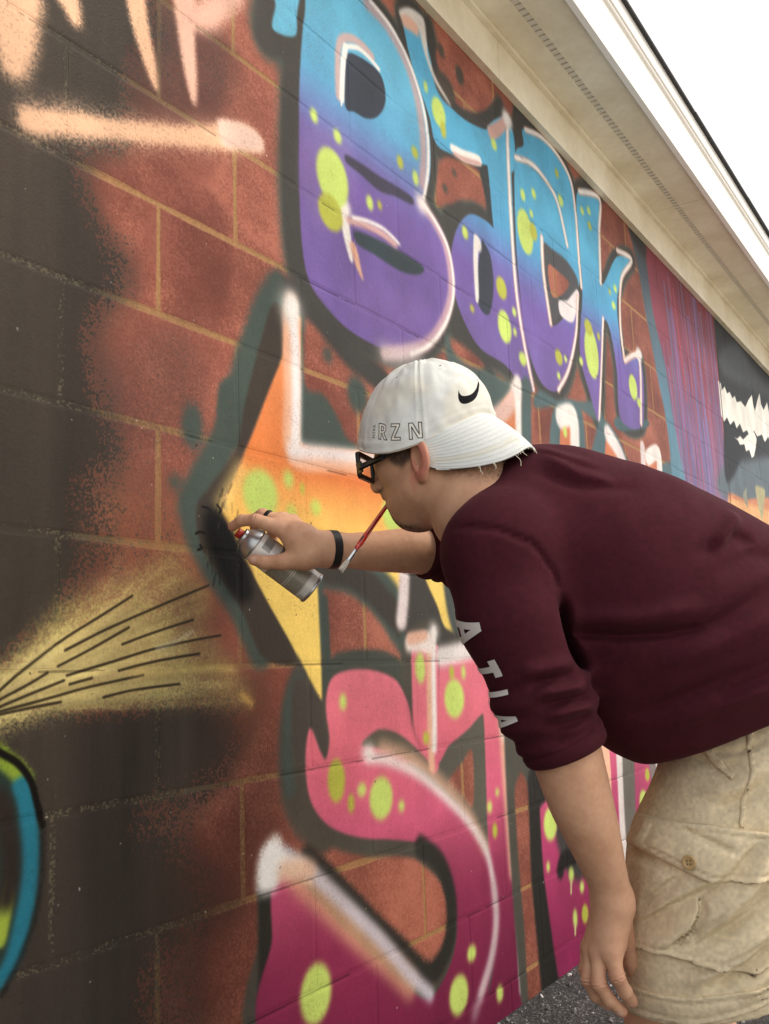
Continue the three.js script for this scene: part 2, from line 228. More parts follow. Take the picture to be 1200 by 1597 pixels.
  T.dots([.082,1.312,.029,.043,.04,1.203,.018,.014,.499,1.551,.018,.02,.609,1.486,.041,.043], TEAL, 7);
  T.line([.379,1.654,.456,1.638,.57,1.582,.715,1.543], 0.07, CHAR, 6);
  T.fill([.319,1.616,.274,1.523,.221,1.374,.199,1.291,.13,1.213,.091,1.163,.106,1.092,.157,1.039,.205,.992,.273,.898,.382,.896,.302,.995,.25,1.053,.207,1.096,.156,1.173,.191,1.234,.237,1.315,.292,1.416,.341,1.507,.361,1.585], '#3d352e', 4);
  const fire = T.vgrad(1.62, '#e08a52', 0.98, '#f3cf63', 0.2, '#e0824a', 0.52, '#dd7838', 0.68, '#efb555', 0.8, '#f2cb61');
  T.fill([.35,1.582,.407,1.608,.395,1.339,.524,1.345,.704,1.367,.843,1.357,.827,1.146,.762,1.083,.751,1.015,.683,1.048,.613,1.074,.529,1.092,.434,1.086,.44,1.023,.434,.932,.43,.847,.382,.888,.348,.933,.295,.995,.25,1.049,.207,1.096,.156,1.173,.194,1.234,.238,1.315,.292,1.416,.341,1.507], fire, 3, 0.35);
  T.line([.156,1.175,.19,1.221,.21,1.254], 0.03, '#f0cf74', 10, 0.8); T.fill([.397,1.306,.557,1.322,.673,1.32,.625,1.282,.472,1.265,.38,1.262], 'rgba(200,95,45,.35)', 18);
  T.line([.419,1.095,.545,1.093,.63,1.065,.709,1.018,.764,.968,.811,.932], 0.115, TEAL, 6); T.line([.426,1.088,.553,1.08,.629,1.055,.709,1.008,.773,.963], 0.07, '#3a352f', 5);
  T.line([.442,1.055,.448,.986,.45,.914,.455,.859], 0.035, TEAL, 4);
  T.fill([.778,1.09,.882,1.104,.951,.997,1.078,.935,.976,.918,.825,.949,.769,.963], '#3f3c38', 5);
  T.line([.781,1.094,.773,1.036,.759,.979], 0.045, '#d9cbcb', 5);
  T.fill([.873,1.104,.995,1.119,1.073,1.05,1.191,.969,1.299,.9,1.15,.935,.98,.958,.928,1.02], '#f0cd62', 4);
  T.line([.375,1.633,.365,1.586,.366,1.528,.366,1.433,.362,1.328,.397,1.301,.523,1.317,.6,1.322], 0.045, '#e3b195', 5, 0.85);
  T.line([.378,1.629,.386,1.534,.385,1.437,.379,1.334], 0.032, '#e2dcdc', 5); T.dots([.37,1.619,.032,.031], '#d6d9d4', 16); T.dots([.378,1.624,.017,.03], WHITE, 12);
  T.line([.367,1.315,.475,1.329,.601,1.341,.674,1.346], 0.03, '#ddd2d2', 6); T.dots([.379,1.324,.019,.014], WHITE, 12);
  T.dots([.266,1.212,.052,.049,.353,1.254,.016,.018,.738,1.226,.045,.042], '#b4cc5e', 6); T.dots([.361,1.188,.016,.016,.442,1.207,.019,.017], '#c2cc58', 5); T.dots([.398,1.241,.008,.013], OLIVE, 4);
  // fresh black at the nozzle
  T.fill([.118,1.166,.153,1.162,.189,1.128,.213,1.093,.231,1.06,.237,1.014,.199,1.005,.157,1.043,.123,1.09,.109,1.129], '#100f0d', 9); T.fill([.129,1.147,.165,1.138,.201,1.096,.206,1.055,.17,1.056,.135,1.099], '#0a0908', 6);
  { const keep = seed; seed = 4242; const O = [.161,1.105,.153,1.17]; for (let i = 0; i < 60; i++) { const a = rnd() * 6.28, r = 0.085 * Math.sqrt(rnd()), x = O[0] + 0.5 * r * Math.cos(a) + 0.12 * r * Math.sin(a), y = O[1] + 1.15 * r * Math.sin(a), l = 0.008 + 0.02 * rnd(), q = 1.2 + 0.9 * (rnd() - 0.5); T.line([x, y, x + l * Math.cos(q) * 0.6, y + l * Math.sin(q)], 0.0015 + 0.003 * rnd(), rnd() < 0.85 ? '#0d0c0a' : '#6d665c', 1.4, 0.25 + 0.35 * rnd()); } seed = keep; }
  for (const a of [[.089,1.119,.1,1.123,.112,1.122], [.1,1.1,.105,1.094,.095,1.091], [.106,1.169,.124,1.167,.129,1.161], [.144,1.177,.153,1.17,.151,1.162]]) T.line(a, 0.004, '#0e0d0b', 1);
  // the letters that run on behind the man
  for (const [x, y] of [[1.02, 1.02], [1.42, 1.0], [1.85, 1.02], [2.3, 1.0], [2.72, 1.0]]) { const a = [x, y + 0.42, x + 0.1, y + 0.46, x + 0.12, y + 0.2, x + 0.24, y + 0.22, x + 0.3, y + 0.02, x + 0.2, y - 0.06, x + 0.02, y - 0.04, x - 0.02, y + 0.2]; T.ring(a, 0.09, '#454c49', 6); T.fill(a, fire, 3, 0.6); T.line([x + 0.1, y + 0.44, x + 0.12, y + 0.2, x + 0.24, y + 0.21], 0.03, '#ddd4d2', 4); T.dots([x + 0.06, y + 0.1, 0.03, 0.05, x + 0.17, y + 0.04, 0.02, 0.03], '#b4cc5e', 4); }
  // far letters of the second line
  T.fill([1.322,1.576,1.454,1.677,1.466,1.531,1.566,1.399,1.374,1.373], '#cf7a4e', 4); T.line([1.311,1.57,1.407,1.63,1.473,1.695], 0.06, '#d5b0a4', 6); T.line([1.48,1.716,1.472,1.606,1.465,1.503], 0.05, WHITE, 5); T.dots([1.473,1.695,.039,.029], WHITE, 10);
  T.line([1.545,1.716,1.524,1.598,1.517,1.485], 0.07, '#4b5f60', 5);
  T.fill([1.749,1.692,1.992,1.743,1.971,1.474,1.709,1.438], '#4e666b', 6); T.fill([1.807,1.663,1.914,1.684,1.894,1.464,1.771,1.446], '#cf7650', 3); T.line([1.801,1.672,1.916,1.695,1.91,1.569], 0.08, WHITE, 5); T.dots([1.834,1.628,.016,.019], LIME, 3);
  T.fill([2.16,1.722,2.346,1.712,2.563,1.606,3.166,1.738,3.121,1.502,2.066,1.381], '#4d6870', 8); T.fill([2.228,1.679,2.336,1.663,2.443,1.541,2.209,1.508], '#cc7550', 4); T.line([2.248,1.699,2.365,1.645,2.46,1.543], 0.07, '#d9cfcf', 5);
  T.fill([2.639,1.678,2.86,1.714,2.85,1.564,2.618,1.533], '#cc7554', 4, 0.3); T.line([2.648,1.715,2.644,1.643,2.636,1.553], 0.06, '#d5c8c8', 4); T.line([2.709,1.685,2.856,1.723,2.84,1.581], 0.07, WHITE, 4);
  // stripe panel
  T.fill([2.765,2.69,2.919,2.728,4.101,2.765,4.078,2.684,4.03,1.664,3.915,.935,3.389,.934,3.237,1.586,3.102,1.813,3.019,2.213,2.887,2.534], T.vgrad(2.75, '#7a2f38', 1.6, '#8a6f96', 0.45, '#8a4158', 0.75, '#885a7e'), 4, 0.2);
  { const keep = seed; seed = 5; for (let i = 0; i < 90; i++) { const s = 3.05 + rnd() * 1.0, h = 2.75 - rnd() * 1.0, l = 0.3 + rnd() * 0.9; T.line([s, h, s + 0.02 + 0.08 * (4.06 - s), h - l], 0.006 + 0.02 * rnd(), ['#7468a8', '#a8607c', '#6a7aa6', '#b0465a', '#8f7cb8', '#5a5f8c'][(rnd() * 6) | 0], 2, 0.4 + 0.4 * rnd()); } seed = keep; }
  T.fill([2.697,2.694,2.87,2.71,2.908,2.622,2.952,2.375,3.069,2.166,3.131,1.918,3.246,1.617,3.417,1.132,3.002,1.116,3.03,1.781,2.929,2.101,2.84,2.342,2.774,2.546], T.vgrad(2.72, '#3e4145', 1.7, '#5c8aa0', 0.35, '#4d5f6c', 0.7, '#5b86a0'), 8);
  T.line([2.726,2.726,2.776,2.69,2.87,2.67], 0.12, '#33302f', 10);
  // third line, pink
  const S = [.464,.83,.487,.86,.552,.873,.64,.869,.722,.848,.761,.812,.781,.776,.793,.735,.833,.686,.886,.64,.763,.661,.85,.614,.967,.547,1.065,.479,1.127,.407,1.16,.32,1.167,.257,1.15,.181,1.106,.108,1.013,-.015,.287,.217,.279,.405,.279,.48,.31,.514,.371,.475,.508,.361,.689,.225,.806,.149,.895,.176,.947,.236,.952,.315,.924,.39,.865,.441,.794,.481,.688,.506,.59,.524,.499,.551,.44,.582,.404,.621,.39,.666,.39,.724,.407,.762,.437,.715,.455,.699,.468,.738,.459,.789];
  const pink = T.vgrad(0.95, '#dd7183', 0.05, '#701c3e', 0.25, '#dc6679', 0.46, '#d0567a', 0.68, '#8f2b50');
  T.ring(S, 0.07, '#4b473f', 5); T.fill([.245,.5,.288,.496,.287,.209,.239,.225], '#2d2a25', 5, 0.3);
  T.line([.414,.887,.371,.819,.352,.752,.354,.665,.379,.61,.439,.563], 0.09, '#4a443c', 6); T.line([.372,.858,.343,.82,.332,.729,.338,.653], 0.03, TEAL, 6);
  T.fill([.356,.858,.441,.815,.462,.703,.445,.707,.407,.767,.391,.714,.355,.708], '#46403a', 5);
  T.line([.451,.85,.506,.883,.601,.894,.692,.885,.755,.857,.778,.791], 0.045, '#41463f', 4); T.line([.764,.94,.767,.899,.77,.875], 0.03, TEAL, 4);
  const m1 = [.799,.916,.925,.922,.903,.638,.875,.623,.832,.674,.793,.735], m2 = [.928,.881,1.04,.893,1.147,.908,1.262,.921,1.27,.797,1.273,.695,1.275,.461,1.28,.264,1.288,.002,1.147,-.023,1.051,-.027,1.121,.116,1.163,.227,1.165,.301,1.134,.406,1.142,.607,1.143,.746,1.063,.716,.954,.681,.901,.65];
  T.ring(m1, 0.07, '#4b473f', 5); T.ring(m2, 0.12, '#3f3d38', 6);
  T.fill([.882,.634,1.022,.713,1.144,.756,1.157,.606,1.142,.417,1.055,.511,.946,.598], '#57544a', 5); T.bare([.946,.598,1.014,.633,1.073,.658,1.064,.528,1.007,.56], 4);
  T.fill(S, pink, 3); T.fill(m1, pink, 3, 0.2); T.fill(m2, pink, 3, 0.4);
  T.fill([.243,1.058,.327,1.082,.438,1.056,.444,.985,.447,.894,.446,.815,.417,.847,.362,.918,.295,.993], '#f0cd62', 3, 0.3); T.line([.465,1.018,.468,.933,.47,.868], 0.022, '#3c4640', 3);
  T.line([.784,.788,.787,.747,.821,.687], 0.012, '#7d3a48', 6, 0.5);
  T.fill([.584,.715,.622,.736,.662,.742,.724,.729,.799,.692,.878,.636,.818,.647,.721,.682,.65,.702], '#575145', 4);
  T.bare([.487,.482,.578,.483,.664,.454,.81,.406,.871,.371,.884,.318,.851,.281,.783,.278,.696,.317,.601,.389,.529,.439], 5);
  T.line([.804,.473,.882,.426,.924,.361,.933,.302,.913,.238,.85,.199,.794,.208,.713,.271,.599,.354,.452,.474,.388,.519], 0.05, '#2c2a26', 5);
  // highlights of the third line
  T.line([.359,.491,.45,.421,.551,.341,.652,.266,.739,.196], 0.06, '#d09a76', 9, 0.8); T.line([.304,.543,.403,.488,.51,.409,.635,.311,.731,.225,.823,.152], 0.032, '#c9c4d2', 6, 0.9);
  T.fill([.242,.531,.26,.563,.301,.576,.319,.542,.38,.511,.352,.495,.31,.498,.291,.48,.244,.485], '#e6e3e0', 8); T.line([.318,.508,.364,.504,.395,.494], 0.04, '#e2b392', 7, 0.8);
  T.line([.66,.701,.764,.672,.863,.625,.968,.565,1.053,.493,1.12,.415], 0.035, '#d9a98c', 8, 0.8); T.line([.609,.687,.699,.67,.817,.627,.942,.556,1.052,.481,1.126,.401,1.155,.303,1.156,.228,1.119,.152,1.056,.086], 0.024, '#ded3d2', 6, 0.92); T.dots([.605,.698,.025,.017], WHITE, 9); T.line([1.153,.322,1.156,.228,1.118,.147,1.02,.051], 0.03, '#b59aa0', 8, 0.7);
  T.line([.881,.91,.872,.753,.87,.641], 0.028, '#dfa98c', 4); T.line([.906,.959,.896,.842,.891,.74,.886,.681], 0.022, WHITE, 4); T.dots([.906,.956,.022,.021], WHITE, 10); T.taper([.777,.925,.03,.829,.928,.04,.895,.931,.05], '#e5d8d2', 5); T.taper([.784,.938,.025,.83,.943,.03,.872,.949,.02], SALMON, 4);
  T.line([.936,.897,1.028,.906,1.156,.921,1.263,.935], 0.05, '#ded6d4', 6); T.line([1.244,.778,1.253,.663,1.259,.463,1.266,.332], 0.045, '#dfa98e', 6, 0.85); T.line([1.272,.776,1.275,.647,1.279,.46,1.282,.264,1.28,.036], 0.026, '#e3d9d8', 4); T.dots([1.257,.73,.019,.06], '#e4dad6', 9);
  T.dots([.519,.808,.013,.017,.578,.624,.017,.014,.651,.598,.045,.045,.731,.571,.013,.013,.836,.871,.023,.036,.994,.793,.05,.048,1.047,.856,.011,.018,1.153,.512,.014,.015,1.201,.543,.012,.01,1.021,.19,.023,.019,.405,.272,.049,.054,.95,.116,.046,.044,1.157,.061,.019,.02], LIME, 5);
  T.dots([.489,.653,.03,.043,.538,.602,.012,.019,.986,.857,.013,.016,.849,.709,.014,.015,1.175,.45,.014,.019], OLIVE, 4);
  // stripe of bare brick, next pink letters behind the man
  T.fill([1.265,.727,1.422,.718,1.498,.499,1.514,.19,1.514,-.007,1.323,.007,1.274,.004,1.259,.245,1.254,.529], '#4e4c44', 5, 0.3); T.bare([1.303,.535,1.351,.577,1.392,.524,1.383,.335,1.399,.186,1.41,.01,1.32,-.009,1.318,.175,1.306,.349], 4, 0.5);
  T.line([1.449,.536,1.44,.265,1.462,.008], 0.12, '#262421', 5);
  T.fill([1.459,.467,1.561,.491,1.723,.537,1.971,.64,2.85,.629,3.135,.48,2.997,.047,2.247,.181,1.989,.014,1.676,-.029,1.519,.001,1.487,.137,1.459,.291], T.vgrad(0.95, '#dd7183', 0.1, '#8f2552', 0.4, '#d35a7c', 0.7, '#b33a6a'), 5, 0.3);
  T.line([1.618,.382,1.651,.325,1.714,.282], 0.12, '#3e3a38', 8); T.line([1.576,.279,1.605,.302,1.681,.295], 0.05, '#1f1b1b', 5);
  T.fill([1.955,.663,2.027,.658,2.034,.432,1.993,.437], '#e3b092', 4); T.line([2.154,.642,2.14,.419,2.124,.246], 0.1, '#ddd2cf', 4); T.fill([2.177,.64,2.278,.625,2.226,.244,2.138,.258], '#6d6760', 5); T.line([2.509,.535,2.526,.371,2.494,.247], 0.16, '#857b78', 6); T.line([2.567,.497,2.735,.485], 0.12, WHITE, 4); T.line([2.721,.491,2.665,.337], 0.1, '#e0d4d2', 4);
  T.dots([1.525,.415,.047,.046,1.492,.303,.012,.015,1.653,.252,.02,.021,1.728,.202,.017,.017,1.662,.127,.017,.027,2.34,.371,.043,.041,2.073,.621,.017,.015], LIME, 5); T.dots([1.739,.123,.026,.028,2.404,.457,.025,.023], OLIVE, 4); T.line([1.65,.237,1.643,.203], 0.012, '#c4bf80', 2); T.line([1.659,.109,1.655,.085], 0.012, '#c4bf80', 2);
  // far panel: black, white torn band, slate, orange
  T.fill([4.064, 3, 8.2, 3, 8.2, -0.2, 4.064, -0.2], '#232529', 0, 0.01);
  T.fill([4.123,2.5,4.574,2.671,4.994,2.615,5.365,2.618,6.086,2.641,6.049,2.57,4.93,2.462,4.372,2.4,4.131,2.393], 'rgba(104,112,118,.5)', 25); T.fill([3.986,1.854,4.506,1.96,5.399,2.118,6.661,2.156,6.477,1.838,4.011,1.673], '#5b6973', 22); T.fill([4.09,2.083,4.372,2.137,4.56,2.096,4.272,1.874,4.003,1.776], '#1d1e22', 14);
  T.fill([4.034,2.321,4.096,2.317,4.092,2.28,4.175,2.32,4.21,2.289,4.282,2.314,4.33,2.288,4.4,2.318,4.428,2.286,4.543,2.317,4.643,2.303,4.744,2.367,4.857,2.424,4.868,2.367,4.898,2.33,5.002,2.423,5.088,2.486,5.101,2.416,5.164,2.393,5.3,2.473,5.343,2.395,5.564,2.47,6.179,2.516,5.998,2.169,5.584,2.222,5.48,2.262,5.306,2.174,5.23,2.231,5.105,2.174,5.035,2.209,4.894,2.17,4.818,2.193,4.704,2.12,4.629,2.16,4.52,2.127,4.458,2.166,4.366,2.121,4.32,2.156,4.217,2.113,4.158,2.144,4.085,2.105,4.03,2.13], '#e4e2da', 3, 0.05);
  T.fill([4.268,2.056,4.353,2.061,4.43,2.091,4.503,2.083,4.64,2.137,4.815,2.185,4.869,2.152,4.82,2.09,4.748,2.025,4.684,2.005,4.636,2.045,4.551,2.021,4.524,2.058,4.407,2.034,4.369,2.052], '#e8e6de', 3, 0.05);
  T.fill([4.022,1.703,4.412,1.724,5.004,1.812,6.507,1.89,5.956,.938,3.828,.935], '#c77c58', 8, 0.2); T.fill([4.034,1.676,4.511,1.711,5.089,1.728,6.408,1.719,6.312,1.554,4.887,1.549,4.347,1.559,4.023,1.583], '#e3a86c', 12); T.fill([4.023,1.583,4.887,1.549,6.256,1.457,6.041,1.085,3.908,1.151], '#b0746a', 14);
  T.taper([4.407,1.711,.1,4.444,1.765,.05,4.465,1.792,.02], '#8a8f7c', 4); T.taper([4.74,1.739,.2,4.885,1.81,.1,4.96,1.846,.02], '#a7a077', 6);
  T.fill([4.058, 3, 4.07, 3, 4.07, -0.2, 4.058, -0.2], '#3a2a2c', 3, 0.01);
}
// one sheet of the wall's paint: base coat and joints, the dark rolled field, then the mural, then grain and specks
function paintSheet(s0, s1, ppm) {
  const w = Math.round((s1 - s0) * ppm), h = Math.round(TOP * ppm), mk = () => { const c = document.createElement('canvas'); c.width = w; c.height = h; const g = c.getContext('2d', { willReadFrequently: true }); g.setTransform(ppm, 0, 0, -ppm, -s0 * ppm, TOP * ppm); return [c, g]; };
  const [cm, gm] = mk(); gm.fillStyle = '#000'; gm.fillRect(s0, 0, s1 - s0, TOP); darkMask(painter(gm, ppm, s0, s1));
  if (s0 < -0.2) { gm.fillStyle = '#fff'; gm.fillRect(s0 - 1, 0, -0.36 - s0 + 1, TOP); }
  const mask = gm.getImageData(0, 0, w, h).data;
  const [cb, gb] = mk(); const base = gb.createImageData(w, h), bd = base.data;
  for (let y = 0; y < h; y++) { const H = TOP - (y + 0.5) / ppm, cf = (1.7 - H) / BH + 40, ci = Math.floor(cf), fv = (cf - ci) * BH;
    for (let x = 0; x < w; x++) { const S = s0 + (x + 0.5) / ppm, sf = S / BL + 40 + (ci & 1 ? 0.5 : 0), si = Math.floor(sf), fu = (sf - si) * BL;
      const X = S * 512, Y = H * 512, n1 = smp(N1, X * 0.9, Y * 0.9), n2 = smp(N2, X * 4.7, Y * 4.7), n3 = smp(N3, X * 0.22 + 90, Y * 0.22), sv = smp(N1, X * 1.7 + 77, Y * 0.16 + 31), sh = smp(N1, X * 0.2 + 11, Y * 1.9 + 200);
      const tone = ((si * 73 + ci * 151) % 17) / 17 - 0.5, jd = Math.min(fv, BH - fv, Math.min(fu, BL - fu) ) + (n1 - 0.5) * 0.006;
      let r = 143, gr = 84, b = 69; const mot = (n3 - 0.5) * 46 + (n1 - 0.5) * 60 + tone * 16; r += mot; gr += mot * 0.62 + (n2 - 0.5) * 26; r += (n2 - 0.5) * 24; b += mot * 0.5 + (n2 - 0.5) * 24;
      const pale = sstep(0.42, 0.66, n1 * 0.45 + n2 * 0.35 + sh * 0.2) * 0.6; r = mix(r, 180, pale); gr = mix(gr, 114, pale); b = mix(b, 94, pale);
      const dk = sstep(0.52, 0.66, smp(N1, X * 0.45 + 300, Y * 0.45 + 60)) * 0.35; r = mix(r, 88, dk); gr = mix(gr, 44, dk); b = mix(b, 38, dk);
      const j = (1 - sstep(0.0048, 0.007, jd)) * (0.72 + 0.5 * n1); r = mix(r, 158 + 40 * (n2 - 0.5), clamp(j, 0, 0.95)); gr = mix(gr, 120 + 34 * (n2 - 0.5), clamp(j, 0, 0.95)); b = mix(b, 80 + 26 * (n2 - 0.5), clamp(j, 0, 0.95));
      const m = mask[4 * (y * w + x)] / 255, q = m + ((sv - 0.5) * 0.5 + (sh - 0.5) * 0.55 + (n2 - 0.5) * 1.25 + (n1 - 0.5) * 0.5) * sstep(0, 0.2, m) * (1 - 0.6 * sstep(0.8, 1, m)), a = Math.max(sstep(0.3, 0.8, q) * (0.9 + 0.1 * n2), 0.5 * sstep(0.05, 0.6, m + (n1 - 0.5) * 0.3 + (sv - 0.5) * 0.3));
      if (m > 0.004) { const v = sv * 34 - 4 + n2 * 10, warm = sstep(0.45, 0.7, smp(N3, X * 0.3 + 400, Y * 0.12)); r = mix(r, 36 + v * 0.95 + warm * 16, a); gr = mix(gr, 34 + v * 0.84 - warm * 2, a); b = mix(b, 31 + v * 0.72 - warm * 4, a);
        if (j > 0.5 && n2 * 0.5 + n1 * 0.3 + sh * 0.2 > 0.55) { const e = a * 0.42; r = mix(r, 128, e); gr = mix(gr, 116, e); b = mix(b, 92, e); } }
      const o = 4 * (y * w + x); bd[o] = r; bd[o + 1] = gr; bd[o + 2] = b; bd[o + 3] = 255; } }
  gb.putImageData(base, 0, 0);
  const [cp, gp] = mk(); mural(painter(gp, ppm, s0, s1));
  const pd = gp.getImageData(0, 0, w, h), d = pd.data;
  for (let y = 0; y < h; y++) for (let x = 0; x < w; x++) { const o = 4 * (y * w + x); let a = d[o + 3] / 255; if (a <= 0) { d[o] = bd[o]; d[o + 1] = bd[o + 1]; d[o + 2] = bd[o + 2]; d[o + 3] = 255; continue; }
    const X = (s0 + x / ppm) * 512, Y = (TOP - y / ppm) * 512, n1 = smp(N1, X * 1.1 + 50, Y * 1.1), n2 = smp(N2, X * 5.3 + 9, Y * 5.3);
    // paint lies thinner on the pits of the block; soft spray edges break up into grain
    const e = 4 * a * (1 - a); a = clamp(a + e * (n2 - 0.5) * 0.9 + e * (n1 - 0.5) * 0.5, 0, 1); if (n2 < 0.3 && n1 < 0.45) a *= 0.82;
    const k = 1 + (n1 - 0.5) * 0.2 + (n2 - 0.5) * 0.12 + (smp(N3, X * 0.4 + 33, Y * 0.4) - 0.5) * 0.16 + (smp(N1, X * 1.6, Y * 0.12 + 60) - 0.5) * 0.1;
    const cf = (1.7 - (TOP - y / ppm)) / BH + 40, cy = Math.abs(cf - Math.round(cf)) * BH, ck = cy < 0.0016 + 0.002 * (n1 - 0.5) && smp(N1, X * 0.6 + 250, Y * 0.35 + 70) > 0.53 ? 0.74 : 1, gy = 0.1 * (0.3 * d[o] + 0.59 * d[o + 1] + 0.11 * d[o + 2]); for (let c = 0; c < 3; c++) d[o + c] = mix(bd[o + c], (d[o + c] * 0.9 + gy) * k * ck, a); d[o + 3] = 255; }
  gp.putImageData(pd, 0, 0);
  { const keep = seed; seed = 1234 + Math.round(s0 * 100); // pale chips and specks where the paint has come off the grain
    for (let i = 0; i < 240 * (s1 - s0); i++) { const x = s0 + rnd() * (s1 - s0), y = rnd() * TOP, r = 0.0006 + 0.0014 * rnd() * rnd(); gp.globalAlpha = 0.35 + 0.5 * rnd(); gp.fillStyle = rnd() < 0.5 ? '#cfc8bb' : '#2a211c'; gp.beginPath(); gp.ellipse(x, y, r, r * (0.7 + 1.4 * rnd()), rnd() * 3, 0, 7); gp.fill(); } gp.globalAlpha = 1; seed = keep; }
  const t = new THREE.CanvasTexture(cp); t.colorSpace = THREE.SRGBColorSpace; t.wrapS = t.wrapT = THREE.ClampToEdgeWrapping; t.anisotropy = 8;
  return { s0, s1, t };
}

// ---------- the building: painted block wall and its eave ----------
const sheets = [paintSheet(-1.7, -0.2, 380), paintSheet(-0.62, 1.72, 748), paintSheet(1.3, 4.08, 730), paintSheet(3.64, 6.4, 500), paintSheet(5.9, 8.0, 200)];
for (const s of sheets) s.m = mat(0xffffff, 0.46, { map: s.t, bumpMap: (() => { const b = withRepeat(bumpCoarse, 5.5); b.channel = 1; return b; })(), bumpScale: 0.0007, specularIntensity: 0.16 });
const sheetFor = (a, b) => sheets.find((s) => s.s0 <= a + 1e-6 && s.s1 >= b - 1e-6) ?? sheets[sheets.length - 1];
const X0 = -1.6256, X1 = 6.7056;
function setWallUV(geo, sh) {
  const p = geo.attributes.position, uv = new Float32Array(p.count * 2), uv1 = new Float32Array(p.count * 2);
  for (let i = 0; i < p.count; i++) { uv[2 * i] = (p.getX(i) - sh.s0) / (sh.s1 - sh.s0); uv[2 * i + 1] = p.getY(i) / TOP; uv1[2 * i] = p.getX(i) + p.getZ(i); uv1[2 * i + 1] = p.getY(i); }
  geo.setAttribute('uv', new THREE.BufferAttribute(uv, 2)); geo.setAttribute('uv1', new THREE.BufferAttribute(uv1, 2)); return geo;
}
const quads = (list) => { const p = [], ix = []; for (const q of list) { const b = p.length / 3; for (const v of q) p.push(...v); ix.push(b, b + 1, b + 2, b, b + 2, b + 3); } const g = new THREE.BufferGeometry(); g.setAttribute('position', new THREE.Float32BufferAttribute(p, 3)); g.setIndex(ix); g.computeVertexNormals(); return g; };
const box = (x0, x1, y0, y1, z0, z1) => { const g = new THREE.BoxGeometry(x1 - x0, y1 - y0, z1 - z0); g.translate((x0 + x1) / 2, (y0 + y1) / 2, (z0 + z1) / 2); return g; };
const building = thing('block_building', 'block building with a graffiti mural painted on its wall under a white eave', 'building');
{ // every block is a piece of its own: chamfered, a little proud or shy of its neighbours; the paint has filled the joints to 1 mm
  const J = 0.0044, C = 0.005, D = 0.0005;
  for (let c = 0; c < 14; c++) {
    const yt = 1.7 + (5 - c) * BH, yb = yt - BH, odd = (c - 5) & 1, y1 = yt - J, y0 = Math.max(-0.25, yb + J);
    for (let x = X0 - (odd ? BL / 2 : 0); x < X1 - 0.01; x += BL) {
      const x0 = Math.max(x, X0) + J, x1 = Math.min(x + BL, X1) - J; if (x1 - x0 < 0.05) continue;
      const pr = () => (rnd() - 0.5) * 0.0005, d = pr(), f = [d + pr(), d + pr(), d + pr(), d + pr()], B = -0.012;
      const o = [[x0, y0], [x1, y0], [x1, y1], [x0, y1]], i = [[x0 + C, y0 + C], [x1 - C, y0 + C], [x1 - C, y1 - C], [x0 + C, y1 - C]];
      const q = [i.map((v, k) => [...v, f[k]])];
      for (let k = 0; k < 4; k++) { const n = (k + 1) % 4; q.push([[...o[k], f[k] - D], [...o[n], f[n] - D], [...i[n], f[n]], [...i[k], f[k]]]); q.push([[...o[k], B], [...o[n], B], [...o[n], f[n] - D], [...o[k], f[k] - D]]); }
      const sh = sheetFor(x0, x1);
      part('block', setWallUV(quads(q), sh), sh.m, building);
    }
  }
  let a = X0; for (const sh of sheets) { const b = Math.min(X1, sh === sheets[sheets.length - 1] ? X1 : sh.s1 - 0.05); if (b > a) { part('mortar', setWallUV(quads([[[a, -0.3, -0.0008], [b, -0.3, -0.0008], [b, TOP, -0.0008], [a, TOP, -0.0008]]]), sh), sh.m, building); a = b; } }
  const core = mat(0x6b6258, 0.9);
  part('wall_core', box(X0, X1, -0.3, 2.98, -0.3, -0.02), core, building);
  part('side_wall', box(X1 - 0.22, X1, -0.3, 2.98, -5, -0.31), core, building); part('side_wall', box(X0, X0 + 0.22, -0.3, 2.98, -5, -0.31), core, building);
}
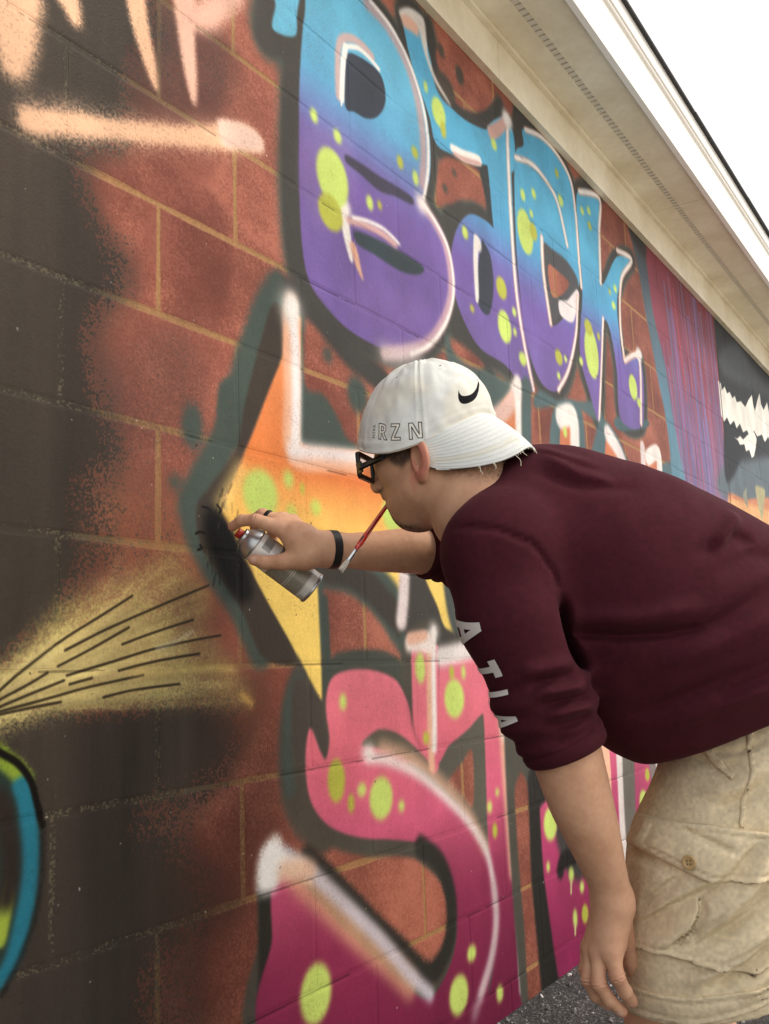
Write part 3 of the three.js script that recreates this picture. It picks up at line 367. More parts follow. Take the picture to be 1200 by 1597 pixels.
{ // eave
  const trim = dataTex(256, (x, y) => { const n = N1[(y * 2) * 512 + x * 2], m = N2[(y * 2) * 512 + x * 2]; return [228 + 34 * (n - 0.5) + 14 * (m - 0.5), 219 + 40 * (n - 0.5) + 14 * (m - 0.5), 196 + 52 * (n - 0.5) + 14 * (m - 0.5)]; }, true);
  const mTrim = mat(0xffffff, 0.5, { map: withRepeat(trim, 0.7), bumpMap: withRepeat(bumpFine, 1.5), bumpScale: 0.0004 }), mWhite = mat(0xf2f0ea, 0.42), mMetal = mat(0xf4f2ee, 0.35), mShingle = mat(0x3a3a3c, 0.95, { bumpMap: withRepeat(bumpFine, 3), bumpScale: 0.002 });
  const Yw = 2.684, Ys = 2.836, Zs = 0.272, XA = X0 - 0.3, XB = X1 + 0.3;
  const uvm = (g) => { const p = g.attributes.position, uv = g.attributes.uv; for (let i = 0; i < p.count; i++) uv.setXY(i, p.getX(i), p.getZ(i) + p.getY(i)); return g; };
  // frieze boards butt end to end along the wall's top
  for (let x = XA + 0.3; x < XB - 0.3; x += 3.05) part('frieze_board', uvm(box(x + 0.001, Math.min(x + 3.049, XB - 0.3), Yw, Ys, -0.02, 0.024)), mTrim, building);
  part('cove_trim', uvm(box(XA, XB, Ys - 0.018, Ys - 0.001, 0.0245, 0.04)), mTrim, building);
  for (let x = XA; x < XB; x += 2.44) { // soffit sheets either side of the vent
    const e = Math.min(x + 2.437, XB);
    part('soffit_panel', uvm(box(x, e, Ys, Ys + 0.01, -0.05, 0.128)), mTrim, building); part('soffit_panel', uvm(box(x, e, Ys, Ys + 0.01, 0.152, Zs - 0.002)), mTrim, building);
  }
  const vent = []; vent.push(box(XA, XB, Ys + 0.0055, Ys + 0.009, 0.128, 0.152)); for (let x = XA; x < XB; x += 0.03) { const b = box(-0.0105, 0.0105, Ys + 0.001, Ys + 0.0052, 0.128, 0.152); b.rotateY(0); b.translate(x, 0, 0); vent.push(b); }
  part('vent_strip', mergeGeometries(vent), mat(0xcfc8b8, 0.6), building, 'slotted grey vent strip along the soffit');
  for (let x = XA; x < XB; x += 3.66) part('fascia_board', box(x + 0.001, Math.min(x + 3.659, XB), Ys - 0.014, 3.0, Zs, Zs + 0.02), mWhite, building);
  part('gutter_lip', box(XA, XB, 3.0, 3.012, Zs, Zs + 0.03), mMetal, building); part('drip_edge', box(XA, XB, 3.0125, 3.075, Zs - 0.01, Zs + 0.036), mMetal, building);
  part('roof_deck', quads([[[XA, 3.078, Zs + 0.03], [XB, 3.078, Zs + 0.03], [XB, 4.1, -5], [XA, 4.1, -5]], [[XA, 3.01, Zs - 0.012], [XA, 4.0, -5], [XB, 4.0, -5], [XB, 3.01, Zs - 0.012]]]), mat(0x5a5148, 0.9), building);
  for (let r = 0; r < 4; r++) for (let x = XA - (r % 2) * 0.46; x < XB - 0.1; x += 0.92) { const l = Math.max(x, XA), e = Math.min(x + 0.914, XB), z = Zs + 0.052 - r * 0.14 + (rnd() - 0.5) * 0.006, y = 3.084 + r * 0.0275 + (rnd() - 0.5) * 0.003, g = quads([[[l, y, z], [e, y, z], [e, y + 0.006 + 0.17 * 0.196, z - 0.17], [l, y + 0.006 + 0.17 * 0.196, z - 0.17]], [[l, y - 0.011, z], [e, y - 0.011, z], [e, y, z], [l, y, z]], [[l, y - 0.011, z], [l, y + 0.02, z - 0.17], [e, y + 0.02, z - 0.17], [e, y - 0.011, z]]]); g.setAttribute('uv', new THREE.Float32BufferAttribute(Array.from({ length: g.attributes.position.count }, (_, i) => [g.attributes.position.getX(i), g.attributes.position.getZ(i)]).flat(), 2)); part('shingle', g, mShingle, building); }
  part('roof_covering', (() => { const g = quads([[[XA, 3.2, -0.28], [XB, 3.2, -0.28], [XB, 4.14, -5], [XA, 4.14, -5]]]); g.setAttribute('uv', new THREE.Float32BufferAttribute([XA, 0, XB, 0, XB, 5, XA, 5], 2)); return g; })(), mShingle, building);
}
shade(building);
// ---------- ground: asphalt falling gently away from the wall ----------
const groundY = (z) => z < 1.3 ? -0.105 * Math.max(0, z) : -0.1365 - 0.004 * Math.min(4, z - 1.3);
{
  const tex = dataTex(1024, (x, y) => { const a = smp(N2, x * 1.0, y * 1.0), b = smp(N2, x * 0.5 + 200, y * 0.5 + 90), n = smp(N1, x * 0.5, y * 0.5); let v = 52 + 40 * (a - 0.5) + 44 * (b - 0.5) + 26 * (n - 0.5); if (a > 0.66) v += 46 * (a - 0.5) * 4; return [v, v * 0.985, v * 0.98]; }, true);
  const zs = [-0.004, 0.3, 0.6, 0.9, 1.1, 1.3, 1.5], xs = [-2500, -300, -30, -6, -2, 0, 1, 2, 3, 5, 8, 30, 300, 2500], p = [], uv = [], ix = [];
  for (const z of zs) for (const x of xs) { p.push(x, groundY(z), z); uv.push(x, z); }
  for (let j = 0; j < zs.length - 1; j++) for (let i = 0; i < xs.length - 1; i++) { const a = j * xs.length + i, b = a + xs.length; ix.push(a, b, a + 1, b, b + 1, a + 1); }
  const g = new THREE.BufferGeometry(); g.setAttribute('position', new THREE.Float32BufferAttribute(p, 3)); g.setAttribute('uv', new THREE.Float32BufferAttribute(uv, 2)); g.setIndex(ix); g.computeVertexNormals();
  const m = new THREE.Mesh(g, mat(0xffffff, 0.88, { map: withRepeat(tex, 1.6), bumpMap: withRepeat(bumpFine, 3.2), bumpScale: 0.006 })); m.name = 'asphalt'; m.userData = { kind: 'structure', label: 'dark speckled asphalt at the foot of the painted wall', category: 'ground' }; m.receiveShadow = true; scene.add(m);
  // pale concrete lot beyond the asphalt strip, stretching to the horizon
  const lt = dataTex(512, (x, y) => { const n = N1[y * 512 + x], m = N2[y * 512 + x], v = 196 + 26 * (n - 0.5) + 30 * (m - 0.5); return [v, v * 0.965, v * 0.9]; }, true);
  const lp = [], lu = [], li = [], lz = [1.5, 1.502, 2.5, 6, 30, 300, 2500]; for (const [k, z] of lz.entries()) for (const x of xs) { lp.push(x, groundY(z) + (k ? 0.004 : -0.03), z); lu.push(x, z); } for (let j = 0; j < lz.length - 1; j++) for (let i = 0; i < xs.length - 1; i++) { const a = j * xs.length + i, b = a + xs.length; li.push(a, b, a + 1, b, b + 1, a + 1); }
  const lg = new THREE.BufferGeometry(); lg.setAttribute('position', new THREE.Float32BufferAttribute(lp, 3)); lg.setAttribute('uv', new THREE.Float32BufferAttribute(lu, 2)); lg.setIndex(li); lg.computeVertexNormals();
  const lot = new THREE.Mesh(lg, mat(0xffffff, 0.9, { map: withRepeat(lt, 0.6) })); lot.name = 'concrete_lot'; lot.userData = { kind: 'structure', label: 'pale concrete lot beyond the asphalt strip', category: 'pavement' }; lot.receiveShadow = true; scene.add(lot);
  // ground behind the building
  const gb = quads([[[-2500, -0.004, -2500], [-2500, -0.004, -0.003], [2500, -0.004, -0.003], [2500, -0.004, -2500]]]); gb.setAttribute('uv', new THREE.Float32BufferAttribute([0, 0, 0, 900, 900, 900, 900, 0], 2));
  const m2 = new THREE.Mesh(gb, m.material); m2.name = 'ground'; m2.userData = { kind: 'structure', label: 'asphalt behind the block building', category: 'ground' }; scene.add(m2);
  // pale chips and grit scattered by the wall
  const chip = new THREE.IcosahedronGeometry(1, 0), N = 2200, im = new THREE.InstancedMesh(chip, mat(0xffffff, 0.8), N), M = new THREE.Matrix4(), q = new THREE.Quaternion(), e = new THREE.Euler(), col = new THREE.Color();
  for (let i = 0; i < N; i++) { const x = 0.6 + 4.2 * rnd(), z = 0.01 + 1.1 * Math.pow(rnd(), 1.8), s = 0.0012 + 0.0085 * Math.pow(rnd(), 4); q.setFromEuler(e.set(rnd() * 6, rnd() * 6, rnd() * 6)); M.compose(new THREE.Vector3(x, groundY(z) + s * 0.25, z), q, new THREE.Vector3(s * 1.4, s * 0.7, s)); im.setMatrixAt(i, M); const v = rnd() < 0.45 ? 0.5 + 0.3 * rnd() : 0.08 + 0.2 * rnd(); im.setColorAt(i, col.setRGB(v, v * 0.97, v * 0.95)); }
  im.name = 'gravel'; im.userData = { kind: 'stuff', label: 'pale paint chips and grit scattered on the asphalt', category: 'gravel' }; im.castShadow = im.receiveShadow = true; scene.add(im);
}

// ---------- distance-field modelling ----------
const add = (a, b, k = 1) => [a[0] + b[0] * k, a[1] + b[1] * k, a[2] + b[2] * k], sub = (a, b) => [a[0] - b[0], a[1] - b[1], a[2] - b[2]], dot = (a, b) => a[0] * b[0] + a[1] * b[1] + a[2] * b[2];
const len = (a) => Math.hypot(a[0], a[1], a[2]), unit = (a) => { const l = len(a); return [a[0] / l, a[1] / l, a[2] / l]; }, cross = (a, b) => [a[1] * b[2] - a[2] * b[1], a[2] * b[0] - a[0] * b[2], a[0] * b[1] - a[1] * b[0]];
const smin = (a, b, k) => { const h = Math.max(k - Math.abs(a - b), 0) / k; return Math.min(a, b) - h * h * k * 0.25; }, smax = (a, b, k) => -smin(-a, -b, k);
// tapered capsule between two joints [x, y, z, r]
const bone = (p, a, b) => { const bx = b[0] - a[0], by = b[1] - a[1], bz = b[2] - a[2], px = p[0] - a[0], py = p[1] - a[1], pz = p[2] - a[2]; const t = clamp((px * bx + py * by + pz * bz) / (bx * bx + by * by + bz * bz), 0, 1); return Math.hypot(px - bx * t, py - by * t, pz - bz * t) - (a[3] + (b[3] - a[3]) * t); };
const chain = (p, js, k) => { let d = bone(p, js[0], js[1]); for (let i = 1; i < js.length - 1; i++) d = smin(d, bone(p, js[i], js[i + 1]), k); return d; };
const egg = (x, y, z, rx, ry, rz) => { const k0 = Math.hypot(x / rx, y / ry, z / rz), k1 = Math.hypot(x / (rx * rx), y / (ry * ry), z / (rz * rz)); return k1 < 1e-9 ? -Math.min(rx, ry, rz) : k0 * (k0 - 1) / k1; };
const alongSeg = (p, a, b) => { const d = sub(b, a), l = dot(d, d), t = clamp(dot(sub(p, a), d) / l, 0, 1); return [t, len(sub(p, add(a, d, t)))]; };
const gauss = (x) => Math.exp(-x * x);
const hsh = (x, y, z) => { let h = (x * 374761393 + y * 668265263 + z * 2147483647) | 0; h = Math.imul(h ^ (h >>> 13), 1274126177); return ((h ^ (h >>> 16)) >>> 0) / 4294967296; };
function vnoise(x, y, z) {
  const X = Math.floor(x), Y = Math.floor(y), Z = Math.floor(z); let u = x - X, v = y - Y, w = z - Z; u = u * u * (3 - 2 * u); v = v * v * (3 - 2 * v); w = w * w * (3 - 2 * w);
  const l = (i, j) => mix(hsh(X, Y + i, Z + j), hsh(X + 1, Y + i, Z + j), u); return mix(mix(l(0, 0), l(1, 0), v), mix(l(0, 1), l(1, 1), v), w) - 0.5;
}
// meshes a field by surface nets; blocks that lie far from the surface are skipped
function nets(f, lo, hi, h, lip = 1.35) {
  const n = [0, 1, 2].map((i) => Math.ceil((hi[i] - lo[i]) / h) + 2), [nx, ny, nz] = n, g = new Float32Array(nx * ny * nz), B = 6;
  for (let z = 0; z < nz; z += B) for (let y = 0; y < ny; y += B) for (let x = 0; x < nx; x += B) {
    const c = f([lo[0] + (x + B / 2 - 0.5) * h, lo[1] + (y + B / 2 - 0.5) * h, lo[2] + (z + B / 2 - 0.5) * h]), far = Math.abs(c) > B * h * 0.88 * lip + h;
    for (let k = z; k < Math.min(nz, z + B); k++) for (let j = y; j < Math.min(ny, y + B); j++) for (let i = x; i < Math.min(nx, x + B); i++) g[(k * ny + j) * nx + i] = far ? c : f([lo[0] + i * h, lo[1] + j * h, lo[2] + k * h]);
  }
  const id = new Int32Array(nx * ny * nz).fill(-1), pos = [], ix = [], at = (i, j, k) => (k * ny + j) * nx + i;
  for (let k = 0; k < nz - 1; k++) for (let j = 0; j < ny - 1; j++) for (let i = 0; i < nx - 1; i++) {
    let m = 0; const c = []; for (let q = 0; q < 8; q++) { const v = g[at(i + (q & 1), j + (q >> 1 & 1), k + (q >> 2))]; c.push(v); if (v < 0) m |= 1 << q; } if (m === 0 || m === 255) continue;
    let sx = 0, sy = 0, sz = 0, s = 0; const edge = (a, b) => { const va = c[a], vb = c[b]; if ((va < 0) === (vb < 0)) return; const t = va / (va - vb); sx += mix(a & 1, b & 1, t); sy += mix(a >> 1 & 1, b >> 1 & 1, t); sz += mix(a >> 2, b >> 2, t); s++; };
    for (const [a, b] of EDGES) edge(a, b);
    id[at(i, j, k)] = pos.length / 3; pos.push(lo[0] + (i + sx / s) * h, lo[1] + (j + sy / s) * h, lo[2] + (k + sz / s) * h);
  }
  const quad = (a, b, c, d, flip) => { if (a < 0 || b < 0 || c < 0 || d < 0) return; flip ? ix.push(a, c, b, a, d, c) : ix.push(a, b, c, a, c, d); };
  for (let k = 1; k < nz - 1; k++) for (let j = 1; j < ny - 1; j++) for (let i = 1; i < nx - 1; i++) {
    const v = g[at(i, j, k)] < 0;
    if (v !== g[at(i + 1, j, k)] < 0) quad(id[at(i, j - 1, k - 1)], id[at(i, j, k - 1)], id[at(i, j, k)], id[at(i, j - 1, k)], !v);
    if (v !== g[at(i, j + 1, k)] < 0) quad(id[at(i - 1, j, k - 1)], id[at(i - 1, j, k)], id[at(i, j, k)], id[at(i, j, k - 1)], !v);
    if (v !== g[at(i, j, k + 1)] < 0) quad(id[at(i - 1, j - 1, k)], id[at(i, j - 1, k)], id[at(i, j, k)], id[at(i - 1, j, k)], !v);
  }
  const nv = pos.length / 3, nor = new Float32Array(pos.length), e = h * 0.5;
  for (let i = 0; i < pos.length; i += 3) { const p = [pos[i], pos[i + 1], pos[i + 2]], G = [0, 1, 2].map((a) => { const q = [...p], r = [...p]; q[a] += e; r[a] -= e; return f(q) - f(r); }), l = len(G) || 1; nor[i] = G[0] / l; nor[i + 1] = G[1] / l; nor[i + 2] = G[2] / l; }
  // uv in metres from the side each face looks at most; corners are split where that side changes
  const key = new Int32Array(nv * 3).fill(-1), P = [], Nn = [], uv = [], ix2 = [];
  for (let i = 0; i < ix.length; i += 3) {
    const s = [0, 1, 2].map((a) => Math.abs(nor[3 * ix[i] + a] + nor[3 * ix[i + 1] + a] + nor[3 * ix[i + 2] + a])), ax = s[1] > s[0] && s[1] > s[2] ? 1 : s[0] > s[2] ? 0 : 2;
    for (let k = 0; k < 3; k++) { const v = ix[i + k]; let id2 = key[v * 3 + ax]; if (id2 < 0) { id2 = key[v * 3 + ax] = P.length / 3; const q = [pos[3 * v], pos[3 * v + 1], pos[3 * v + 2]]; P.push(...q); Nn.push(nor[3 * v], nor[3 * v + 1], nor[3 * v + 2]); uv.push(ax === 0 ? q[2] : q[0], ax === 1 ? q[2] : q[1]); } ix2.push(id2); }
  }
  const geo = new THREE.BufferGeometry(); geo.setAttribute('position', new THREE.Float32BufferAttribute(P, 3)); geo.setAttribute('normal', new THREE.Float32BufferAttribute(Nn, 3)); geo.setAttribute('uv', new THREE.Float32BufferAttribute(uv, 2)); geo.setIndex(ix2); return geo;
}
const EDGES = [[0, 1], [2, 3], [4, 5], [6, 7], [0, 2], [1, 3], [4, 6], [5, 7], [0, 4], [1, 5], [2, 6], [3, 7]];
const bounds = (js, pad) => [[0, 1, 2].map((i) => Math.min(...js.map((j) => j[i])) - pad), [0, 1, 2].map((i) => Math.max(...js.map((j) => j[i])) + pad)];
function paintVerts(geo, fn) { const p = geo.attributes.position, c = new Float32Array(p.count * 3); for (let i = 0; i < p.count; i++) { const v = fn([p.getX(i), p.getY(i), p.getZ(i)]); c.set(v, 3 * i); } geo.setAttribute('color', new THREE.BufferAttribute(c, 3)); return geo; }
const tube = (pts, r, seg = 24, rad = 10) => new THREE.TubeGeometry(new THREE.CatmullRomCurve3(pts.map((p) => V(p))), seg, r, rad);

// ---------- the man ----------
const person = thing('person', 'man in white cap, maroon sweatshirt and khaki shorts bending to spray-paint the wall', 'person');
// his frame: where he faces, his left, up
const FACE = [-0.545, 0, -0.838], LEFT = [-0.838, 0, 0.545];
// head frame: x forward, y up, z left; origin between the ears
const HC = [.176,1.211,.451], HS = 1.06;
const HEAD = (() => { const th = 0.55, ph = 0.08, F = FACE, Lf = LEFT; let f = add([F[0] * Math.cos(th), 0, F[2] * Math.cos(th)], Lf, -Math.sin(th)); const l = cross([0, 1, 0], f); let u = [0, 1, 0]; const f2 = add([f[0] * Math.cos(ph), 0, f[2] * Math.cos(ph)], u, -Math.sin(ph)), u2 = cross(f2, l); return { f: f2, u: u2, l }; })();
const headAt = (x, y, z) => add(add(add(HC, HEAD.f, x * HS), HEAD.u, y * HS), HEAD.l, z * HS);
const headOf = (p) => { const d = sub(p, HC); return [dot(d, HEAD.f) / HS, dot(d, HEAD.u) / HS, dot(d, HEAD.l) / HS]; };
const neckBase = [...[.26,1.101,.53], 0.07];
function headField(p) {
  const [x, y, z] = headOf(p), a = Math.abs(z), q = [x, y, a];
  let d = egg(x - 0.018, y - 0.036, z, 0.09, 0.086, 0.076);
  d = smin(d, egg(x - 0.036, y + 0.022, z, 0.056, 0.078, 0.067), 0.03);
  d = smin(d, bone(q, [0.0, -0.048, 0.054, 0.022], [0.048, -0.08, 0.016, 0.021]), 0.03);
  d = smin(d, egg(x - 0.062, y + 0.086, z, 0.019, 0.0175, 0.024), 0.02);
  d = smin(d, bone(q, [0.02, -0.06, 0.052, 0.022], [0.056, -0.07, 0.03, 0.02]), 0.02);
  d = smin(d, egg(x - 0.062, y + 0.012, a - 0.042, 0.026, 0.022, 0.024), 0.02);
  d = smin(d, bone(q, [0.084, 0.029, 0.038, 0.01], [0.094, 0.026, 0.006, 0.011]), 0.012);
  d = smax(d, -(Math.hypot(x - 0.102, y - 0.008, a - 0.033) - 0.017), 0.012);
  d = smin(d, Math.hypot(x - 0.079, y - 0.008, a - 0.032) - 0.0125, 0.003);
  d = smin(d, bone([x, y, z], [0.093, 0.018, 0, 0.009], [0.117, -0.026, 0, 0.0115]), 0.012);
  d = smin(d, egg(x - 0.103, y + 0.03, a - 0.013, 0.012, 0.009, 0.01), 0.008);
  d = smin(d, bone(q, [0.086, -0.05, 0.022, 0.008], [0.099, -0.047, 0, 0.009]), 0.012);
  d = smin(d, bone(q, [0.086, -0.066, 0.018, 0.008], [0.093, -0.067, 0, 0.0085]), 0.008);
  d = smax(d, -(bone(q, [0.094, -0.058, 0.02, 0.0015], [0.105, -0.0575, 0, 0.002])), 0.003);
  // moustache and goatee stand a little proud
  d -= 0.0016 * sstep(0.013, 0.006, Math.abs(y + 0.044 + 0.12 * a)) * sstep(0.07, 0.085, x) * sstep(0.034, 0.024, a) + 0.003 * sstep(-0.07, -0.08, y) * sstep(0.035, 0.05, x) * sstep(0.034, 0.024, a);
  // ear: a tilted shell with rim, hollow and lobe
  const ex = (x + 0.008 - 0.16 * (y + 0.026)) * 1.04, ey = (y + 0.026) * 1.06, ez = a - 0.081 + 0.42 * (x + 0.002) + 0.15 * Math.max(0, y + 0.02);
  let ear = egg(ex, ey - 0.004, ez, 0.0195, 0.0315, 0.0075); ear = smin(ear, egg(ex - 0.006, ey + 0.025, ez + 0.002, 0.0105, 0.012, 0.0065), 0.008);
  ear = smax(ear, -egg(ex - 0.005, ey - 0.003, ez - 0.0055, 0.0115, 0.021, 0.0085), 0.003); ear = smin(ear, bone([ex, ey, ez], [-0.006, 0.014, 0.0015, 0.0022], [0.002, -0.012, 0.001, 0.0024]), 0.004); ear = smin(ear, egg(ex - 0.0145, ey + 0.006, ez + 0.001, 0.005, 0.008, 0.006), 0.004); ear = smax(ear, -(Math.hypot(ex - 0.0085, ey + 0.003, ez - 0.001) - 0.0042), 0.003);
  d = smin(d, ear, 0.006);
  return d * HS;
}
const neckField = (p) => smin(bone(p, [...headAt(-0.03, -0.02, 0), 0.06], [...headAt(-0.05, -0.1, 0), 0.066]), bone(p, [...headAt(-0.05, -0.1, 0), 0.066], neckBase), 0.04);
// right hand round the can; index on the nozzle, thumb on the near side
const canTop = [.106,1.113,.085], canEnd = [.209,1.016,.164], canAxis = unit(sub(canTop, canEnd));
const wristR = [...[.185,1.078,.219], 0.0245], elbowR = [...[.433,1.072,.36], 0.043];
const handR = {
  arm: [elbowR, [...[.33,1.079,.306], 0.0385], [...[.261,1.077,.262], 0.032], wristR],
  palm: [[wristR, [...[.141,1.093,.193], 0.0245]], [wristR, [...[.142,1.067,.202], 0.0225]], [[...[.142,1.067,.202], 0.0225], [...[.137,1.091,.193], 0.0245]], [[...[.144,1.096,.19], 0.025], [...[.128,1.12,.158], 0.0165]], [[...[.16,1.101,.178], 0.024], [...[.159,1.134,.14], 0.016]], [[...[.179,1.099,.17], 0.022], [...[.191,1.135,.134], 0.015]]],
  fingers: [
    [[...[.117,1.116,.16], 0.0135], [...[.093,1.128,.135], 0.011], [...[.09,1.131,.107], 0.0098], [...[.095,1.124,.081], 0.0086]],
    [[...[.147,1.126,.147], 0.0135], [...[.138,1.145,.111], 0.0112], [...[.155,1.143,.077], 0.0098], [...[.172,1.118,.068], 0.009]],
    [[...[.187,1.133,.136], 0.013], [...[.193,1.144,.093], 0.011], [...[.212,1.114,.07], 0.0095], [...[.212,1.084,.086], 0.0085]],
    [[...[.2,1.122,.144], 0.012], [...[.213,1.116,.105], 0.01], [...[.223,1.082,.102], 0.0085], [...[.216,1.058,.122], 0.008]],
    [[...[.142,1.064,.202], 0.019], [...[.117,1.056,.172], 0.0135], [...[.106,1.057,.143], 0.0112], [...[.102,1.063,.121], 0.0096]],
  ],
};
// a limb's joints drawn out into a smooth run of short bones
const smooth = (js, n = 16) => { const o = []; for (let i = 0; i < js.length - 1; i++) { const [A, B, C, D] = [js[Math.max(0, i - 1)], js[i], js[i + 1], js[Math.min(js.length - 1, i + 2)]]; for (let k = 0; k < n; k++) { const t = k / n; o.push(B.map((_, c) => 0.5 * (2 * B[c] + (C[c] - A[c]) * t + (2 * A[c] - 5 * B[c] + 4 * C[c] - D[c]) * t * t + (3 * B[c] - A[c] - 3 * C[c] + D[c]) * t * t * t))); } } o.push(js[js.length - 1]); return o; };
function handField(p, H) {
  H.run ??= smooth(H.arm); let d = 1e9; for (let i = 0; i < H.run.length - 1; i++) d = smin(d, bone(p, H.run[i], H.run[i + 1]), 0.004); d -= 0.001; let m = 1e9; for (const [a, b] of H.palm) m = smin(m, bone(p, a, b), 0.014); d = smin(d, m, 0.02);
  let fm = 1e9; for (const f of H.fingers) { const c = chain(p, f, 0.0045); fm = Math.min(fm, c); } return smin(d, fm, 0.009);
}
// left arm hanging, hand resting on the thigh
const DORSAL_L = unit([LEFT[0] * 0.8 + FACE[0] * 0.5, -0.25, LEFT[2] * 0.8 + FACE[2] * 0.5]), DORSAL_R = unit([LEFT[0] * 0.5, 0.9, LEFT[2] * 0.5]);
// knuckle folds: shallow rings on the back of each finger joint
const knuckles = (p, H) => { let d = 0; for (const f of H.fingers) for (const [i, s] of [[1, 0.0011], [2, 0.0007]]) { const j = f[i], q = Math.hypot(p[0] - j[0], p[1] - j[1], p[2] - j[2]); if (q < 0.018) { const ax = unit(sub(f[i + 1], f[i - 1])), t = dot(sub(p, j), ax); d += s * sstep(0.018, 0.01, q) * Math.sin(t * 1500) * gauss(t / 0.005); } } return d; };
const elbowL = [...[.159,.756,.637], 0.0465], wristL = [...[.251,.536,.659], 0.0232];
const handL = {
  arm: [[...[.15,.783,.631], 0.046], elbowL, [...[.175,.689,.647], 0.0425], [...[.199,.634,.654], 0.0355], [...[.23,.577,.657], 0.0275], wristL],
  palm: [[[...[.249,.533,.654], 0.0225], [...[.252,.465,.621], 0.0155]], [[...[.248,.528,.657], 0.0225], [...[.24,.465,.639], 0.0165]], [[...[.248,.525,.66], 0.0225], [...[.234,.47,.656], 0.0168]], [[...[.262,.513,.66], 0.019], [...[.248,.477,.656], 0.0165]]],
  fingers: [
    [[...[.231,.468,.658], 0.0125], [...[.223,.439,.667], 0.0105], [...[.241,.415,.67], 0.0095], [...[.265,.395,.67], 0.0085]],
    [[...[.236,.462,.638], 0.0125], [...[.218,.428,.641], 0.0105], [...[.236,.403,.647], 0.0095], [...[.262,.381,.655], 0.0085]],
    [[...[.246,.461,.623], 0.0118], [...[.234,.426,.619], 0.0098], [...[.25,.401,.623], 0.009], [...[.274,.383,.63], 0.008]],
    [[...[.256,.465,.614], 0.0105], [...[.253,.433,.607], 0.0088], [...[.265,.41,.608], 0.008], [...[.285,.394,.613], 0.0075]],
    [[...[.275,.504,.658], 0.017], [...[.299,.465,.656], 0.0125], [...[.316,.433,.655], 0.0115], [...[.331,.409,.653], 0.0095]],
  ],
};
// legs, feet on the sloping asphalt
const kneeL = [...[.399,.331,.678], 0.062], kneeR = [...[.699,.248,.587], 0.06];
const legJ = (knee, hip) => { const k = knee, ankle = [k[0] + 0.05, groundY(k[2] + 0.1) + 0.09, k[2] + 0.1, 0.038]; return { up: [[...hip, 0.088], [...k.slice(0, 3), k[3]]], low: [[k[0], k[1] + 0.01, k[2], k[3] - 0.002], [mix(k[0], ankle[0], 0.35) + 0.02, mix(k[1], ankle[1], 0.35), mix(k[2], ankle[2], 0.35) + 0.025, 0.057], ankle], ankle }; };
const legL = legJ(kneeL, [.489,.716,.83]), legR = legJ(kneeR, [.741,.703,.787]);
const legField = (p, L) => { let d = smin(bone(p, ...L.up), chain(p, L.low, 0.03), 0.03); const a = L.ankle, g = groundY(a[2]); return smin(d, bone(p, [a[0], g + 0.05, a[2], 0.04], [a[0] + FACE[0] * 0.13, g + 0.035, a[2] + FACE[2] * 0.13, 0.03]), 0.03); };
const torsoCore = [[...[.265,1.098,.538], 0.065], [...[.311,1.039,.592], 0.12], [...[.381,.964,.679], 0.13], [...[.466,.899,.773], 0.135], [...[.557,.823,.836], 0.13]];
